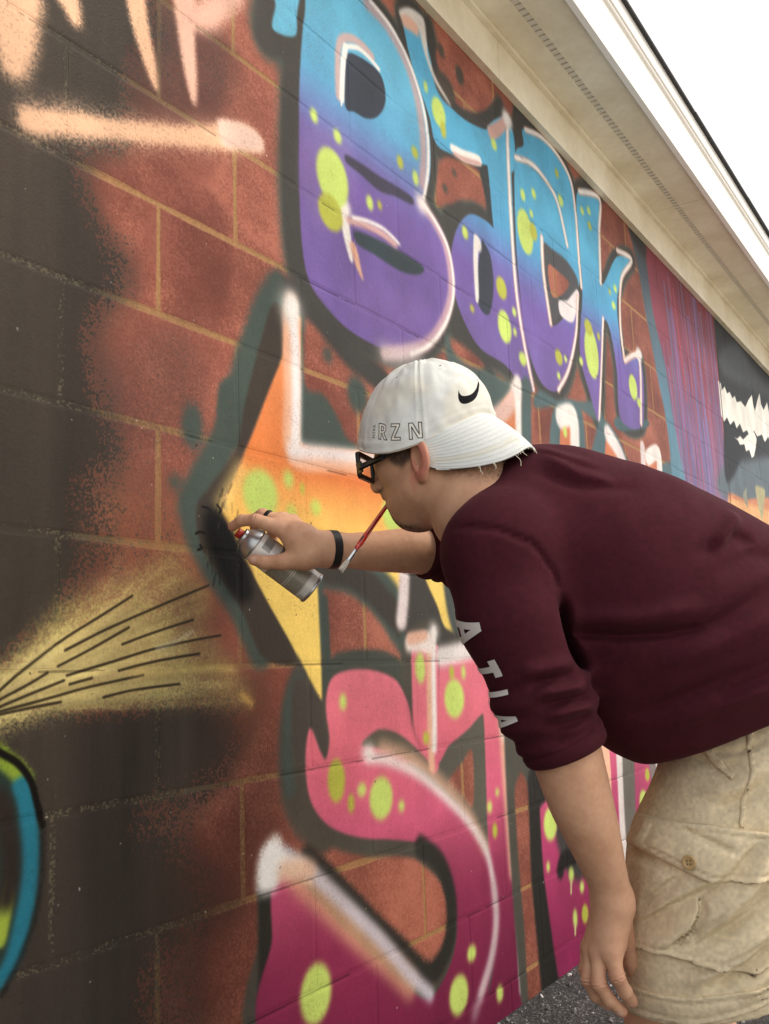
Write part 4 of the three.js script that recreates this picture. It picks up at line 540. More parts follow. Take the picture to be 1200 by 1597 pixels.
{
  const skin = (p) => { // pigment only: warmer ears, knuckles and lips, stubble and hair where they grow
    const n = vnoise(p[0] * 60, p[1] * 60, p[2] * 60) + 1.2 * vnoise(p[0] * 18, p[1] * 18, p[2] * 18) + 0.8 * vnoise(p[0] * 190, p[1] * 190, p[2] * 190), n2 = vnoise(p[0] * 400, p[1] * 400, p[2] * 400); let c = [0.59 + 0.075 * n, 0.335 + 0.06 * n, 0.213 + 0.045 * n]; const tint = (t, k) => { c = c.map((v, i) => mix(v, t[i], k)); };
    const [x, y, z] = headOf(p), a = Math.abs(z);
    if (Math.hypot(x, y, z) < 0.2) {
      tint([0.56, 0.18, 0.14], 0.75 * sstep(0.076, 0.086, a + 0.4 * x) * sstep(0.017, 0.012, x) * sstep(-0.05, -0.035, x));
      tint([0.46, 0.17, 0.14], 0.7 * sstep(0.011, 0.007, Math.hypot(y + 0.06, (x - 0.098) * 0.7)) * sstep(0.024, 0.018, a));
      const mo = sstep(0.012, 0.006, Math.abs(y + 0.045 + 0.12 * a)) * sstep(0.07, 0.085, x) * sstep(0.034, 0.024, a), go = sstep(-0.07, -0.08, y) * sstep(0.035, 0.052, x) * sstep(0.036, 0.026, a); tint([0.03, 0.02, 0.015], clamp((mo * 0.9 + go) * (0.8 + n2 * 0.8), 0, 0.92));
      const side = sstep(0.045, 0.055, a) * sstep(-0.036, -0.022, y - 0.6 * Math.abs(x - 0.03)) * sstep(0.056, 0.044, x) * sstep(0.008, 0.014, x), nape = sstep(-0.024, -0.036, x) * sstep(-0.075, -0.045, y - 0.3 * (x + 0.06)); tint([0.03, 0.022, 0.018], clamp(side * (0.9 + n2 * 0.25), 0, 0.92)); tint([0.09, 0.06, 0.045], clamp(nape * (0.4 + n2 * 0.9), 0, 0.75));
      tint([0.028, 0.02, 0.016], 0.9 * sstep(0.007, 0.004, Math.abs(y - 0.034 + 0.1 * (a - 0.03))) * sstep(0.07, 0.078, x) * sstep(0.012, 0.016, a) * sstep(0.055, 0.048, a));
      if (Math.hypot(x - 0.079, y - 0.008, a - 0.032) < 0.0135) { const ir = Math.hypot(y - 0.005, a - 0.034); c = ir < 0.0055 ? [0.03, 0.02, 0.015] : [0.7, 0.66, 0.62]; if (Math.abs(y - 0.008) > 0.0065) c = [0.4, 0.22, 0.15]; }
    }
    for (const H of [handR, handL]) for (const f of H.fingers) for (const j of [f[0], f[1], f[3]]) { const q = Math.hypot(p[0] - j[0], p[1] - j[1], p[2] - j[2]); if (q < 0.02) tint([0.47, 0.2, 0.14], 0.35 * sstep(0.02, 0.008, q)); }
    for (const [H, dor] of [[handL, DORSAL_L], [handR, DORSAL_R]]) H.fingers.forEach((f, i) => { const d = i === 4 && H === handR ? LEFT : dor, tip = add(add(f[3].slice(0, 3), sub(f[2], f[3]), 0.12), d, f[3][3] * 0.85), q = len(sub(p, tip)); if (q < 0.008) tint([0.66, 0.42, 0.33], 0.85 * sstep(0.0068, 0.0048, q)); });
    return c;
  };
  const hb = [[...headAt(-0.1, -0.12, -0.09)], [...headAt(0.13, 0.14, 0.1)], headAt(0.13, -0.12, 0.1), headAt(-0.1, 0.14, -0.1), neckBase];
  const gs = [
    nets((p) => smin(headField(p), neckField(p), 0.02), ...bounds(hb, 0.06), 0.0032),
    nets((p) => { let d = handField(p, handR), w = alongSeg(p, wristR, handR.arm[2]); return d + knuckles(p, handR) + 0.0005 * vnoise(p[0] * 120, p[1] * 120, p[2] * 120); }, ...bounds([...handR.arm, ...handR.fingers.flat()], 0.06), 0.0024),
    nets((p) => handField(p, handL) + knuckles(p, handL) + 0.0006 * vnoise(p[0] * 80, p[1] * 80, p[2] * 80), ...bounds([...handL.arm, ...handL.fingers.flat()], 0.06), 0.0024),
    nets((p) => Math.min(legField(p, legL), legField(p, legR)), ...bounds([...legL.up, ...legR.up, legL.ankle, legR.ankle], 0.16), 0.009),
    nets((p) => chain(p, torsoCore, 0.05), ...bounds(torsoCore, 0.16), 0.016),
  ];
  const body = paintVerts(mergeGeometries(gs), skin);
  part('body', body, mat(0xffffff, 0.5, { vertexColors: true, bumpMap: withRepeat(bumpFine, 16), bumpScale: 0.00025, specularIntensity: 0.45, sheen: 0.25, sheenRoughness: 0.6, sheenColor: new THREE.Color(0.9, 0.6, 0.5) }), person);
}
// sweatshirt: torso, both sleeves, hem and cuffs; folds run where the cloth is pulled
const flatSide = (p) => add(p, LEFT, -dot(p, LEFT));
const prepFolds = (list) => list.map(([w, k, ...js]) => ({ w: w * 0.8, k, js: js.map(flatSide) }));
const crease = (list, p) => { // folds are cut from his left side inwards
  const q = flatSide(p); let u = 0, v = 0;
  for (const { w, k, js } of list) for (let i = 0; i < js.length - 1; i++) { const [t, r] = alongSeg(q, js[i], js[i + 1]); if (r > w * 2.6) continue; const e = (i === 0 ? sstep(-0.1, 0.6, t) : 1) * (i === js.length - 2 ? sstep(1.1, 0.4, t) : 1), g = 1.6 * k * e * Math.exp(-r * r / (w * w)); if (g > 0) u = Math.max(u, g); else v = Math.min(v, g); }
  return u + v;
};
const shoulderL = [...[.125,1.035,.572], 0.083], shoulderR = [...[.45,1.113,.502], 0.085];
const sleeveL = [shoulderL, [...[.119,.933,.59], 0.074], [...[.136,.824,.622], 0.064], [...[.16,.747,.641], 0.0585]];
const sleeveR = [shoulderR, [...[.456,1.093,.383], 0.064], [...[.433,1.072,.36], 0.058], [...[.339,1.082,.315], 0.0505]];
const trunk = [[...[.26,1.112,.544], 0.095], [...[.3,1.053,.589], 0.16], [...[.372,.974,.677], 0.183], [...[.449,.909,.768], 0.187], [...[.551,.843,.879], 0.175]];
const hemN = unit(sub([.515,.723,.815], [.45,.899,.767])), hemO = [.39,.738,.738], hemO2 = [.457,.795,.858];
const hemDir = (() => { const e = unit(sub(hemO2, hemO)), n = unit(cross(e, LEFT)); return dot(n, sub([.476,.601,.832], hemO)) > 0 ? n : n.map((v) => -v); })();
const cuffL = unit(sub(sleeveL[3], sleeveL[2])), cuffR = unit(sub(sleeveR[3], sleeveR[2]));
const shirtFolds = prepFolds([
  [0.011, 0.014, [.127,.97,.66], [.136,.925,.661], [.155,.889,.661], [.179,.857,.669]],
  [0.010, 0.010, [.147,.917,.657], [.195,.908,.71], [.235,.908,.762], [.278,.919,.823]],
  [0.016, -0.007, [.148,.934,.663], [.202,.929,.737], [.255,.946,.814]],
  [0.016, 0.006, [.222,.891,.737], [.277,.923,.824], [.331,.98,.906]], [0.02, -0.006, [.235,.859,.739], [.286,.896,.828], [.341,.943,.909]],
  [0.016, 0.006, [.253,1.008,.792], [.315,1.041,.843], [.347,1.036,.872]], [0.014, -0.009, [.287,1.018,.811], [.328,1.058,.83], [.383,1.087,.83]], [0.02, 0.005, [.266,.978,.823], [.313,1.014,.868], [.354,1.013,.913]],
  [0.014, 0.006, [.257,.79,.678], [.274,.825,.771], [.343,.875,.893]], [0.014, -0.005, [.285,.77,.716], [.307,.805,.797], [.358,.838,.887]], [0.014, 0.005, [.295,.815,.782], [.328,.84,.84], [.356,.861,.89]],
  [0.012, -0.004, [.229,1.185,.583], [.205,1.145,.664], [.219,1.126,.717]], [0.012, 0.004, [.181,1.156,.593], [.188,1.123,.669], [.25,1.117,.745]], [0.01, -0.003, [.222,1.206,.577], [.22,1.176,.64], [.234,1.155,.694]],
  [0.006, 0.0035, [.04,1.068,.534], [.052,1.059,.598], [.084,1.036,.64], [.108,1,.657], [.123,.965,.662]],
  [0.012, 0.007, [.126,.858,.681], [.081,.851,.666], [.068,.846,.625]], [0.01, 0.008, [.139,.827,.692], [.094,.825,.678], [.071,.818,.631]], [0.01, 0.007, [.141,.804,.689], [.099,.796,.678], [.079,.788,.635]], [0.009, 0.006, [.146,.787,.691], [.111,.774,.68], [.087,.763,.639]],
  [0.013, -0.006, [.124,.876,.674], [.075,.865,.651], [.062,.862,.61]], [0.012, -0.007, [.132,.841,.686], [.088,.838,.672], [.07,.833,.633]], [0.012, -0.006, [.143,.814,.694], [.098,.81,.679], [.075,.803,.633]],
]);
const bellyA = [...[.373,.857,.709], 0.128], bellyB = [...[.458,.86,.693], 0.128], neckA = [...headAt(-0.03, -0.02, 0), 0.066], neckB = [...[.237,1.119,.51], 0.072];
function shirtBody(p) {
  // the chest is broader than it is deep
  const c = sub(p, neckBase), s = dot(c, LEFT), q = add(p, LEFT, -s * 0.1);
  let d = chain(q, trunk, 0.06);
  d = smin(d, bone(p, bellyA, bellyB), 0.09);
  d = smin(d, bone(p, shoulderL, shoulderR), 0.05);
  return d;
}
function shirtField(p) {
  let d = shirtBody(p), l = chain(p, sleeveL, 0.03), r = chain(p, sleeveR, 0.03);
  const [tl] = alongSeg(p, sleeveL[1], sleeveL[3]); if (l < 0.06) l += 0.0035 * sstep(0.25, 0.6, tl) * Math.sin(tl * 34 + 3 * vnoise(p[0] * 14, p[1] * 14, p[2] * 14));
  const [tr] = alongSeg(p, sleeveR[2], sleeveR[3]); if (r < 0.05) r += 0.003 * Math.sin(tr * 17 + 4 * vnoise(p[0] * 20, p[1] * 20, p[2] * 20));
  l = smax(l, dot(sub(p, sleeveL[3]), cuffL), 0.008); r = smax(r, dot(sub(p, sleeveR[3]), cuffR), 0.008);
  d = smin(smin(d, l, 0.025), r, 0.03);
  if (d < 0.08) d += (dot(sub(p, neckBase), LEFT) > -0.02 ? crease(shirtFolds, p) : 0) + 0.007 * vnoise(p[0] * 9, p[1] * 9, p[2] * 9) + 0.0035 * vnoise(p[0] * 23, p[1] * 16, p[2] * 23);
  // hem: a rib that pulls in, then the open edge
  const h = dot(sub(p, hemO), hemDir); d = smax(d, h, 0.01);
  // neck opening
  const nk = bone(p, neckA, neckB); d = smax(d, -nk, 0.012);
  return d;
}
const fabricBump = dataTex(128, (x, y) => 128 + 60 * Math.sin((x + y) * Math.PI / 4) + 50 * Math.sin((x - y) * Math.PI / 4) + 90 * (N2[(y * 3 % 512) * 512 + x * 3] - 0.5));
const mShirt = mat(0xffffff, 0.92, { map: dataTex(256, (x, y) => { const n = N1[y * 512 + x], m = N2[y * 512 + x]; const k = 1 + 0.1 * (n - 0.5) + 0.2 * (m - 0.5); return [66 * k, 26 * k, 35 * k]; }, true), bumpMap: withRepeat(fabricBump, 34), bumpScale: 0.00012, sheen: 0.22, sheenRoughness: 0.6, sheenColor: new THREE.Color(0.5, 0.2, 0.26), specularIntensity: 0.25 });
mShirt.map.repeat.set(5, 5);
const shirt = part('sweatshirt', nets(shirtField, ...bounds([...trunk.map((j) => [...j]), ...sleeveL, ...sleeveR], 0.24), 0.0062), mShirt, person);
{ // ribbed collar and the two cuffs
  const ring = (c, n, r, t, name, flat = 1) => { const g = new THREE.TorusGeometry(r, t, 10, 48); g.scale(1, flat, 1.9); const m = part(name, g, mShirt, person); m.position.set(...c); m.quaternion.setFromUnitVectors(new THREE.Vector3(0, 0, 1), V(n).normalize()); return m; };
  const nAx = unit(sub([.239,1.117,.512], headAt(-0.045, -0.09, 0)));
  ring([.222,1.128,.495], nAx, 0.0755, 0.0075, 'collar');
  ring(add(sleeveL[3].slice(0, 3), cuffL, -0.014), cuffL, 0.0555, 0.0065, 'cuff'); ring(add(sleeveR[3].slice(0, 3), cuffR, -0.012), cuffR, 0.0475, 0.006, 'cuff');
}
// cargo shorts: seat, two wide legs open at the hem
const shortL = [[...[.517,.774,.834], 0.125], [...[.494,.696,.822], 0.138], [...[.447,.555,.772], 0.139], [...[.43,.433,.738], 0.128], [...[.434,.319,.721], 0.123]];
const shortR = [[...[.695,.763,.807], 0.12], [...[.73,.647,.773], 0.12], [...[.734,.44,.68], 0.118], [...[.736,.234,.621], 0.11]];
const seat = [[...[.524,.809,.856], 0.135], [...[.678,.802,.83], 0.135]];
const hemLO = [.338,.359,.695], hemLN = (() => { const e = unit(sub([.47,.38,.812], [.343,.35,.663])), n = unit(cross(e, LEFT)); return n[1] < 0 ? n : n.map((v) => -v); })();
const hemRO = [.7,.31,.626];
const shortFolds = prepFolds([
  [0.004, 0.010, [.293,.557,.777], [.294,.522,.769], [.288,.491,.75], [.276,.464,.724]], [0.007, 0.006, [.288,.489,.693], [.274,.518,.736], [.288,.544,.766]], [0.007, 0.007, [.307,.485,.778], [.323,.52,.812], [.346,.598,.871]], [0.009, -0.006, [.301,.494,.771], [.316,.538,.807], [.337,.607,.861]], [0.006, 0.005, [.294,.43,.723], [.311,.45,.774], [.36,.497,.846]], [0.006, 0.004, [.315,.732,.807], [.334,.735,.838], [.357,.756,.879]], [0.006, 0.004, [.296,.633,.748], [.297,.618,.783], [.324,.598,.819]],
  [0.010, 0.008, [.28,.471,.675], [.278,.523,.744], [.308,.565,.803], [.341,.624,.853]], [0.012, -0.006, [.283,.444,.672], [.281,.496,.741], [.316,.538,.807], [.351,.578,.855]], [0.010, 0.008, [.287,.449,.717], [.311,.494,.787], [.358,.56,.861]],
  [0.014, -0.008, [.3,.421,.729], [.324,.466,.799], [.363,.515,.856]], [0.012, 0.009, [.316,.411,.751], [.331,.448,.804], [.366,.488,.852]], [0.014, -0.006, [.337,.401,.781], [.358,.435,.823], [.375,.461,.857]],
  [0.009, 0.006, [.282,.499,.686], [.277,.539,.728], [.292,.582,.764]], [0.008, 0.005, [.32,.731,.777], [.322,.713,.812], [.341,.721,.844]], [0.010, 0.005, [.319,.65,.789], [.332,.668,.833], [.352,.703,.875]], [0.012, -0.004, [.311,.678,.785], [.325,.687,.827], [.349,.73,.878]],
  [0.008, 0.006, [.303,.501,.758], [.292,.477,.753], [.276,.461,.722]], [0.012, 0.006, [.285,.595,.683], [.277,.582,.722], [.299,.564,.769]],
]);
function shortsOuter(p) {
  let d = smin(chain(p, shortL, 0.05), bone(p, ...seat), 0.06); d = smin(d, chain(p, shortR, 0.05), 0.03);
  if (Math.abs(d) < 0.06) d += crease(shortFolds, p) * (dot(sub(p, neckBase), LEFT) > -0.06 ? 1 : 0) + 0.006 * vnoise(p[0] * 12, p[1] * 10, p[2] * 12) + 0.0022 * vnoise(p[0] * 34, p[1] * 30, p[2] * 34);
  return d;
}
const isLeft = (p) => dot(sub(p, neckBase), LEFT) > -0.095;
function shortsField(p) {
  const o = shortsOuter(p), hl = dot(sub(p, hemLO), hemLN), hr = dot(sub(p, hemRO), hemLN), h = isLeft(p) ? hl : hr;
  let d = smax(o, h, 0.004);
  return smax(d, -Math.max(o + 0.017, -0.16 - h), 0.004);       // hollow near the hem
}
const khakiTex = dataTex(512, (x, y) => { const n = N1[y * 512 + x], m = N2[y * 512 + x], f = N3[y * 512 + x], k = 1 + 0.08 * (n - 0.5) + 0.2 * (m - 0.5) + 0.06 * (f - 0.5) + 0.03 * Math.sin((x + y) * 1.2); const st = sstep(0.62, 0.72, n) * 0.2; return [mix(218 * k, 190, st), mix(202 * k, 170, st), mix(170 * k, 134, st)]; }, true);
const mKhaki = mat(0xffffff, 0.9, { map: withRepeat(khakiTex, 3.2), bumpMap: withRepeat(fabricBump, 18), bumpScale: 0.0002, sheen: 0.2, sheenRoughness: 0.7, sheenColor: new THREE.Color(0.7, 0.6, 0.45), specularIntensity: 0.25 });
const shortsB = bounds([...shortL, ...shortR, ...seat], 0.2);
const shorts = part('cargo_shorts', nets(shortsField, ...shortsB, 0.0058), mKhaki, person);
{ // pieces sewn on the left leg: regions of the side, raised off the leg
  const region = (pts) => { const q = pts.map(flatSide), E = unit(FACE), o = q[0], xy = q.map((v) => [dot(sub(v, o), E), v[1] - o[1]]); return (p) => { const f = flatSide(p), x = dot(sub(f, o), E), y = f[1] - o[1]; let d = 1e9, s = 1; for (let i = 0, j = xy.length - 1; i < xy.length; j = i++) { const [ax, ay] = xy[i], [bx, by] = xy[j], ex = bx - ax, ey = by - ay, wx = x - ax, wy = y - ay, t = clamp((wx * ex + wy * ey) / (ex * ex + ey * ey), 0, 1); d = Math.min(d, (wx - ex * t) ** 2 + (wy - ey * t) ** 2); const c = y >= ay, c2 = y < by, c3 = ex * wy > ey * wx; if ((c && c2 && c3) || (!c && !c2 && !c3)) s = -s; } return s * Math.sqrt(d); }; };
  const patch = (name, pts, out, inn, h, parent = person, extra) => { const R = region(pts), near = (p) => -(dot(sub(p, neckBase), LEFT) + 0.02), f = (p) => { const o = shortsOuter(p), r = R(p); return Math.max(o - out - (extra ? extra(p, r) : 0), -(o + inn), r, near(p)); }; const b = bounds(pts, 0.1); return part(name, nets(f, b[0], b[1], h), mKhaki, parent); };
  const stitch = (p, r) => -0.0022 * gauss((r + 0.009) / 0.0025);
  const pocket = patch('cargo_pocket', [[.271,.597,.699], [.29,.588,.782], [.363,.582,.875], [.373,.47,.858], [.348,.436,.808], [.294,.457,.711], [.296,.457,.659]], 0.009, 0.018, 0.0048, person, (p, r) => 0.004 * vnoise(p[0] * 20, p[1] * 18, p[2] * 20) + stitch(p, r));
  const flap = patch('pocket_flap', [[.286,.64,.716], [.292,.637,.8], [.361,.622,.883], [.37,.568,.881], [.296,.56,.783], [.279,.599,.693]], 0.0165, 0.002, 0.0042, person, stitch);
  patch('hem_band', [[.288,.398,.628], [.302,.403,.727], [.398,.435,.867], [.401,.412,.865], [.316,.366,.738], [.292,.356,.623]], 0.0045, 0.004, 0.0046, person, stitch);
  patch('slash_pocket', [[.323,.776,.777], [.32,.779,.791], [.327,.758,.796], [.328,.731,.808], [.34,.706,.82], [.338,.697,.814], [.333,.723,.795], [.33,.753,.78]], 0.008, 0.006, 0.0032);
  patch('side_seam', [[.336,.794,.857], [.341,.794,.865], [.346,.712,.849], [.342,.632,.82], [.338,.633,.814], [.341,.712,.842]], 0.0035, 0.004, 0.0042);
  // button: a turned disc with a sunken middle and four holes
  const find = (x) => { let p = x; for (let i = 0; i < 30; i++) { const d = shortsOuter(p) - 0.0165; p = add(p, LEFT, -d * 0.9); } return p; };
  const bp = find([.22,.588,.804]), prof = [[0.0001, 0.0022], [0.0062, 0.0022], [0.0072, 0.0034], [0.0092, 0.0034], [0.0102, 0.0022], [0.0098, 0.0004], [0.0001, 0.0004]].map((a) => new THREE.Vector2(...a));
  const btn = part('button', new THREE.LatheGeometry(prof, 32), mat(0xb89b6c, 0.35), flap, 'tan four-hole button'); const E = 0.003; btn.position.set(...bp); btn.quaternion.setFromUnitVectors(new THREE.Vector3(0, 1, 0), V(unit([E, 0, 0].map((_, i) => { const q = [...bp], r = [...bp]; q[i] += 0.006; r[i] -= 0.006; return shortsOuter(q) - shortsOuter(r); }))));
  const holes = []; for (const [x, z] of [[1, 1], [1, -1], [-1, 1], [-1, -1]]) { const c = new THREE.CylinderGeometry(0.0011, 0.0011, 0.0007, 10); c.translate(x * 0.0023, 0.00245, z * 0.0023); holes.push(c); } const hm = part('button_hole', mergeGeometries(holes), mat(0x3a2f20, 0.8), flap); hm.position.copy(btn.position); hm.quaternion.copy(btn.quaternion);
}
// shoes
for (const L of [legL, legR]) { const a = L.ankle, g = groundY(a[2]), at = (f, y, s) => [a[0] + FACE[0] * f + LEFT[0] * s, g + y, a[2] + FACE[2] * f + LEFT[2] * s]; const f = (p) => Math.max(smin(bone(p, [...at(-0.05, 0.045, 0), 0.05], [...at(0.16, 0.03, 0), 0.046]), bone(p, [...at(-0.03, 0.07, 0), 0.05], [...at(-0.02, 0.1, 0), 0.052]), 0.03), dot(sub(p, at(0, 0.006, 0)), [0, -1, 0]), p[1] - (g + 0.12)); part('shoe', nets(f, ...bounds([at(-0.1, 0, 0.08), at(0.2, 0.14, -0.08), at(0.2, 0, 0.08), at(-0.1, 0.1, -0.08)], 0.05), 0.007), mat(0x2b2b2e, 0.7), person); }

// ---------- white cap worn backwards ----------
const place = (o) => { const m = new THREE.Matrix4().makeBasis(V(HEAD.f), V(HEAD.u), V(HEAD.l)); m.scale(new THREE.Vector3(HS, HS, HS)); m.setPosition(...HC); o.applyMatrix4(m); return o; };
const cap = new THREE.Group(); cap.name = 'cap'; cap.userData.label = 'stained white cap worn backwards with a frayed brim'; person.add(cap); place(cap);
{
  const CX = 0.022, CY = 0.036, AX = 0.11, AZ = 0.0915, CHT = 0.11, SEAMS = [-10, 50, 110, 190, 230, 290, 350];
  const crownAt = (a, e, off = 0) => { const c = Math.pow(Math.cos(e), 0.86), s = Math.pow(Math.sin(e), 1.06), rr = 1 + off / 0.1; return [CX + (AX * Math.cos(a) * c - 0.004 * s) * rr, CY - 0.043 * Math.sin(a) ** 2 * (1 - s) + CHT * s * (1 + off / 0.12), AZ * Math.sin(a) * c * rr]; };
  const cv = document.createElement('canvas'); cv.width = 2048; cv.height = 640; const g = cv.getContext('2d'); g.fillStyle = '#ece9e0'; g.fillRect(0, 0, 2048, 640);
  const W = 2048, Hh = 640, px = (deg) => W * deg / 360, py = (e) => Hh * (1 - e / 90);
  { // cloth tone, sweat stains round the band and on the back panels
    const im = g.getImageData(0, 0, W, Hh), d = im.data; for (let y = 0; y < Hh; y++) for (let x = 0; x < W; x++) { const o = 4 * (y * W + x), n = smp(N1, x * 0.5, y * 0.5), f = smp(N2, x * 1.2, y * 1.2), st = sstep(0.5, 0.68, smp(N3, x * 0.35 + 40, y * 0.4 + 99)) * 0.5 + sstep(0.52, 0.66, smp(N1, x * 0.22 + 140, y * 0.3 + 9)) * 0.45, k = 1 + 0.05 * (n - 0.5) + 0.06 * (f - 0.5); d[o] = mix(222 * k, 214, st * 0.6); d[o + 1] = mix(225 * k, 205, st * 0.7); d[o + 2] = mix(222 * k, 180, st * 0.7); }
    g.putImageData(im, 0, 0); }
  g.setLineDash([9, 6]); g.strokeStyle = '#cfcabd'; g.lineWidth = 2.2; for (const s of SEAMS) for (const o of [-9, 9]) { g.beginPath(); g.moveTo(px(s) + o, 0); g.lineTo(px(s) + o, Hh); g.stroke(); } g.setLineDash([8, 5]); for (const y of [Hh - 24, Hh - 74]) { g.beginPath(); g.moveTo(0, y); g.lineTo(W, y); g.stroke(); } g.setLineDash([]);
  g.save(); g.translate(px(162), py(21)); g.scale(1.4, 1.05); // the tick mark on the back panel
  g.fillStyle = '#17161a'; g.beginPath(); g.moveTo(-66, -22); g.bezierCurveTo(-84, 30, -66, 74, -20, 54); g.bezierCurveTo(16, 34, 52, -30, 84, -112); g.bezierCurveTo(48, -44, 8, 12, -30, 18); g.bezierCurveTo(-58, 20, -66, 2, -66, -22); g.fill(); g.restore();
  g.strokeStyle = '#1c1b1d'; g.lineWidth = 6; g.lineJoin = 'miter'; // outlined letters R Z N beside the band, with a small vertical word
  g.font = 'bold 150px sans-serif'; g.textBaseline = 'alphabetic'; let x = px(70); for (const c of 'RZN') { g.save(); g.translate(x, py(9.5) + 0.22 * (x - px(70))); g.transform(1, 0.22, 0, 1, 0, 0); g.scale(0.64, 0.66); g.fillStyle = '#ebe8df'; g.fillText(c, 0, 0); g.strokeText(c, 0, 0); g.restore(); x += 82; }
  g.save(); g.translate(px(67.5), py(9.5)); g.rotate(-Math.PI / 2); g.font = 'bold 24px sans-serif'; g.fillStyle = '#77736c'; g.scale(1.15, 1); g.fillText('NIKE', 0, 0); g.restore();
  for (const deg of [80, 140, 20, 200, 260, 320]) { g.fillStyle = '#8f8b80'; g.beginPath(); g.ellipse(px(deg), py(54), 10, 7, 0, 0, 7); g.fill(); g.fillStyle = '#1d1b1a'; g.beginPath(); g.ellipse(px(deg), py(54), 5, 3.5, 0, 0, 7); g.fill(); }
  const t = new THREE.CanvasTexture(cv); t.colorSpace = THREE.SRGBColorSpace; t.wrapS = THREE.RepeatWrapping; t.anisotropy = 8;
  const NA = 180, NE = 60, p = [], uv = [], uv1 = [], ix = [];
  for (let j = 0; j <= NE; j++) for (let i = 0; i <= NA; i++) { const a = i / NA * 2 * Math.PI, e = j / NE * Math.PI / 2; let da = 9; for (const s of SEAMS) da = Math.min(da, Math.abs(a * 180 / Math.PI - s)); da *= Math.PI / 180; const w = 0.1 * Math.cos(e);
    const off = 0.0012 * gauss((da * w - 0.003) / 0.002) - 0.0016 * gauss((da * w) / 0.0012) + 0.0045 * vnoise(4 * Math.cos(a), e * 4, 4 * Math.sin(a)) + 0.0022 * vnoise(9 * Math.cos(a) + 5, e * 9, 9 * Math.sin(a)) + 0.0012 * gauss((e - 0.1) / 0.015);
    p.push(...crownAt(a, e, off)); uv.push(i / NA, j / NE); uv1.push(i / NA * 0.63, e * 0.11); }
  for (let j = 0; j < NE; j++) for (let i = 0; i < NA; i++) { const a = j * (NA + 1) + i, b = a + NA + 1; ix.push(a, b, a + 1, b, b + 1, a + 1); }
  const cg = new THREE.BufferGeometry(); cg.setAttribute('position', new THREE.Float32BufferAttribute(p, 3)); cg.setAttribute('uv', new THREE.Float32BufferAttribute(uv, 2)); cg.setAttribute('uv1', new THREE.Float32BufferAttribute(uv1, 2)); cg.setIndex(ix); cg.computeVertexNormals();
  const fb = withRepeat(fabricBump, 40); fb.channel = 1;
  const mCap = mat(0xffffff, 0.9, { map: t, bumpMap: fb, bumpScale: 0.0002, specularIntensity: 0.3, side: THREE.DoubleSide });
  part('crown', cg, mCap, cap);
  // sweatband rolled under the edge
  const rim = []; for (let i = 0; i <= 96; i++) { const q = crownAt(i / 96 * 2 * Math.PI, 0); rim.push(new THREE.Vector3(CX + (q[0] - CX) * 0.985, q[1] + 0.0005, q[2] * 0.985)); } part('sweatband', new THREE.TubeGeometry(new THREE.CatmullRomCurve3(rim.slice(0, -1), true), 120, 0.0022, 8, true), mat(0xe4e0d4, 0.9), cap);
  part('top_button', new THREE.SphereGeometry(0.007, 20, 10).scale(1, 0.45, 1).translate(CX - 0.004, CY + CHT + 0.001, 0), mat(0xe8e5dc, 0.9), cap);
  // brim: springs from the back of the crown, droops and curls down at both sides, frayed along its edge
  const brimTex = dataTex(512, (x, y) => { const n = N1[y * 512 + x], m = N2[y * 512 + x], k = 1 + 0.06 * (n - 0.5) + 0.08 * (m - 0.5), st = sstep(0.52, 0.7, N3[y * 512 + x]) * 0.5, row = Math.abs((y / 512 * 11) % 1 - 0.5) < 0.06 ? 0.93 : 1; return [mix(222 * k, 214, st) * row, mix(226 * k, 208, st) * row, mix(224 * k, 190, st) * row]; }, true);
  const mBrim = mat(0xffffff, 0.9, { map: brimTex, bumpMap: dataTex(128, (x, y) => 160 - 110 * gauss((((y / 128 * 11) % 1) - 0.5) / 0.12)), bumpScale: 0.0012, specularIntensity: 0.3 });
  const brimAt = (s, t) => { const z = s * 0.0865, inner = CX - AX * Math.sqrt(Math.max(0, 1 - (z / AZ) ** 2)), CYs = CY - 0.043 * (z / AZ) ** 2, L = 0.086 * Math.pow(Math.max(0, 1 - Math.pow(Math.abs(s), 3.2)), 0.62), ang = 0.7 + 0.14 * t, drop = 3.6 * z * z * t * 1.2; return [inner - L * t * Math.cos(ang) + 0.25 * drop, CYs - L * t * Math.sin(ang) - drop + 0.002 * Math.sin(s * 7 + 1) * t, z * (1 - 0.06 * t)]; };
  const NS = 60, NT = 14, bp = [], bu = [], bi = []; for (const th of [0.0016, -0.0016]) for (let j = 0; j <= NT; j++) for (let i = 0; i <= NS; i++) { const s = (i / NS) * 2 - 1, q = brimAt(s, j / NT); bp.push(q[0] - th * 0.7, q[1] + th, q[2]); bu.push(i / NS, j / NT); }
  const row = NS + 1, lay = row * (NT + 1); for (let l = 0; l < 2; l++) for (let j = 0; j < NT; j++) for (let i = 0; i < NS; i++) { const a = l * lay + j * row + i, b = a + row; l ? bi.push(a, b, a + 1, b, b + 1, a + 1) : bi.push(a, a + 1, b, b, a + 1, b + 1); } for (let i = 0; i < NS; i++) { const a = NT * row + i, b = lay + a; bi.push(a, a + 1, b, b, a + 1, b + 1); }
  const bg = new THREE.BufferGeometry(); bg.setAttribute('position', new THREE.Float32BufferAttribute(bp, 3)); bg.setAttribute('uv', new THREE.Float32BufferAttribute(bu, 2)); bg.setIndex(bi); bg.computeVertexNormals(); mBrim.side = THREE.DoubleSide; const brim = part('brim', bg, mBrim, cap);
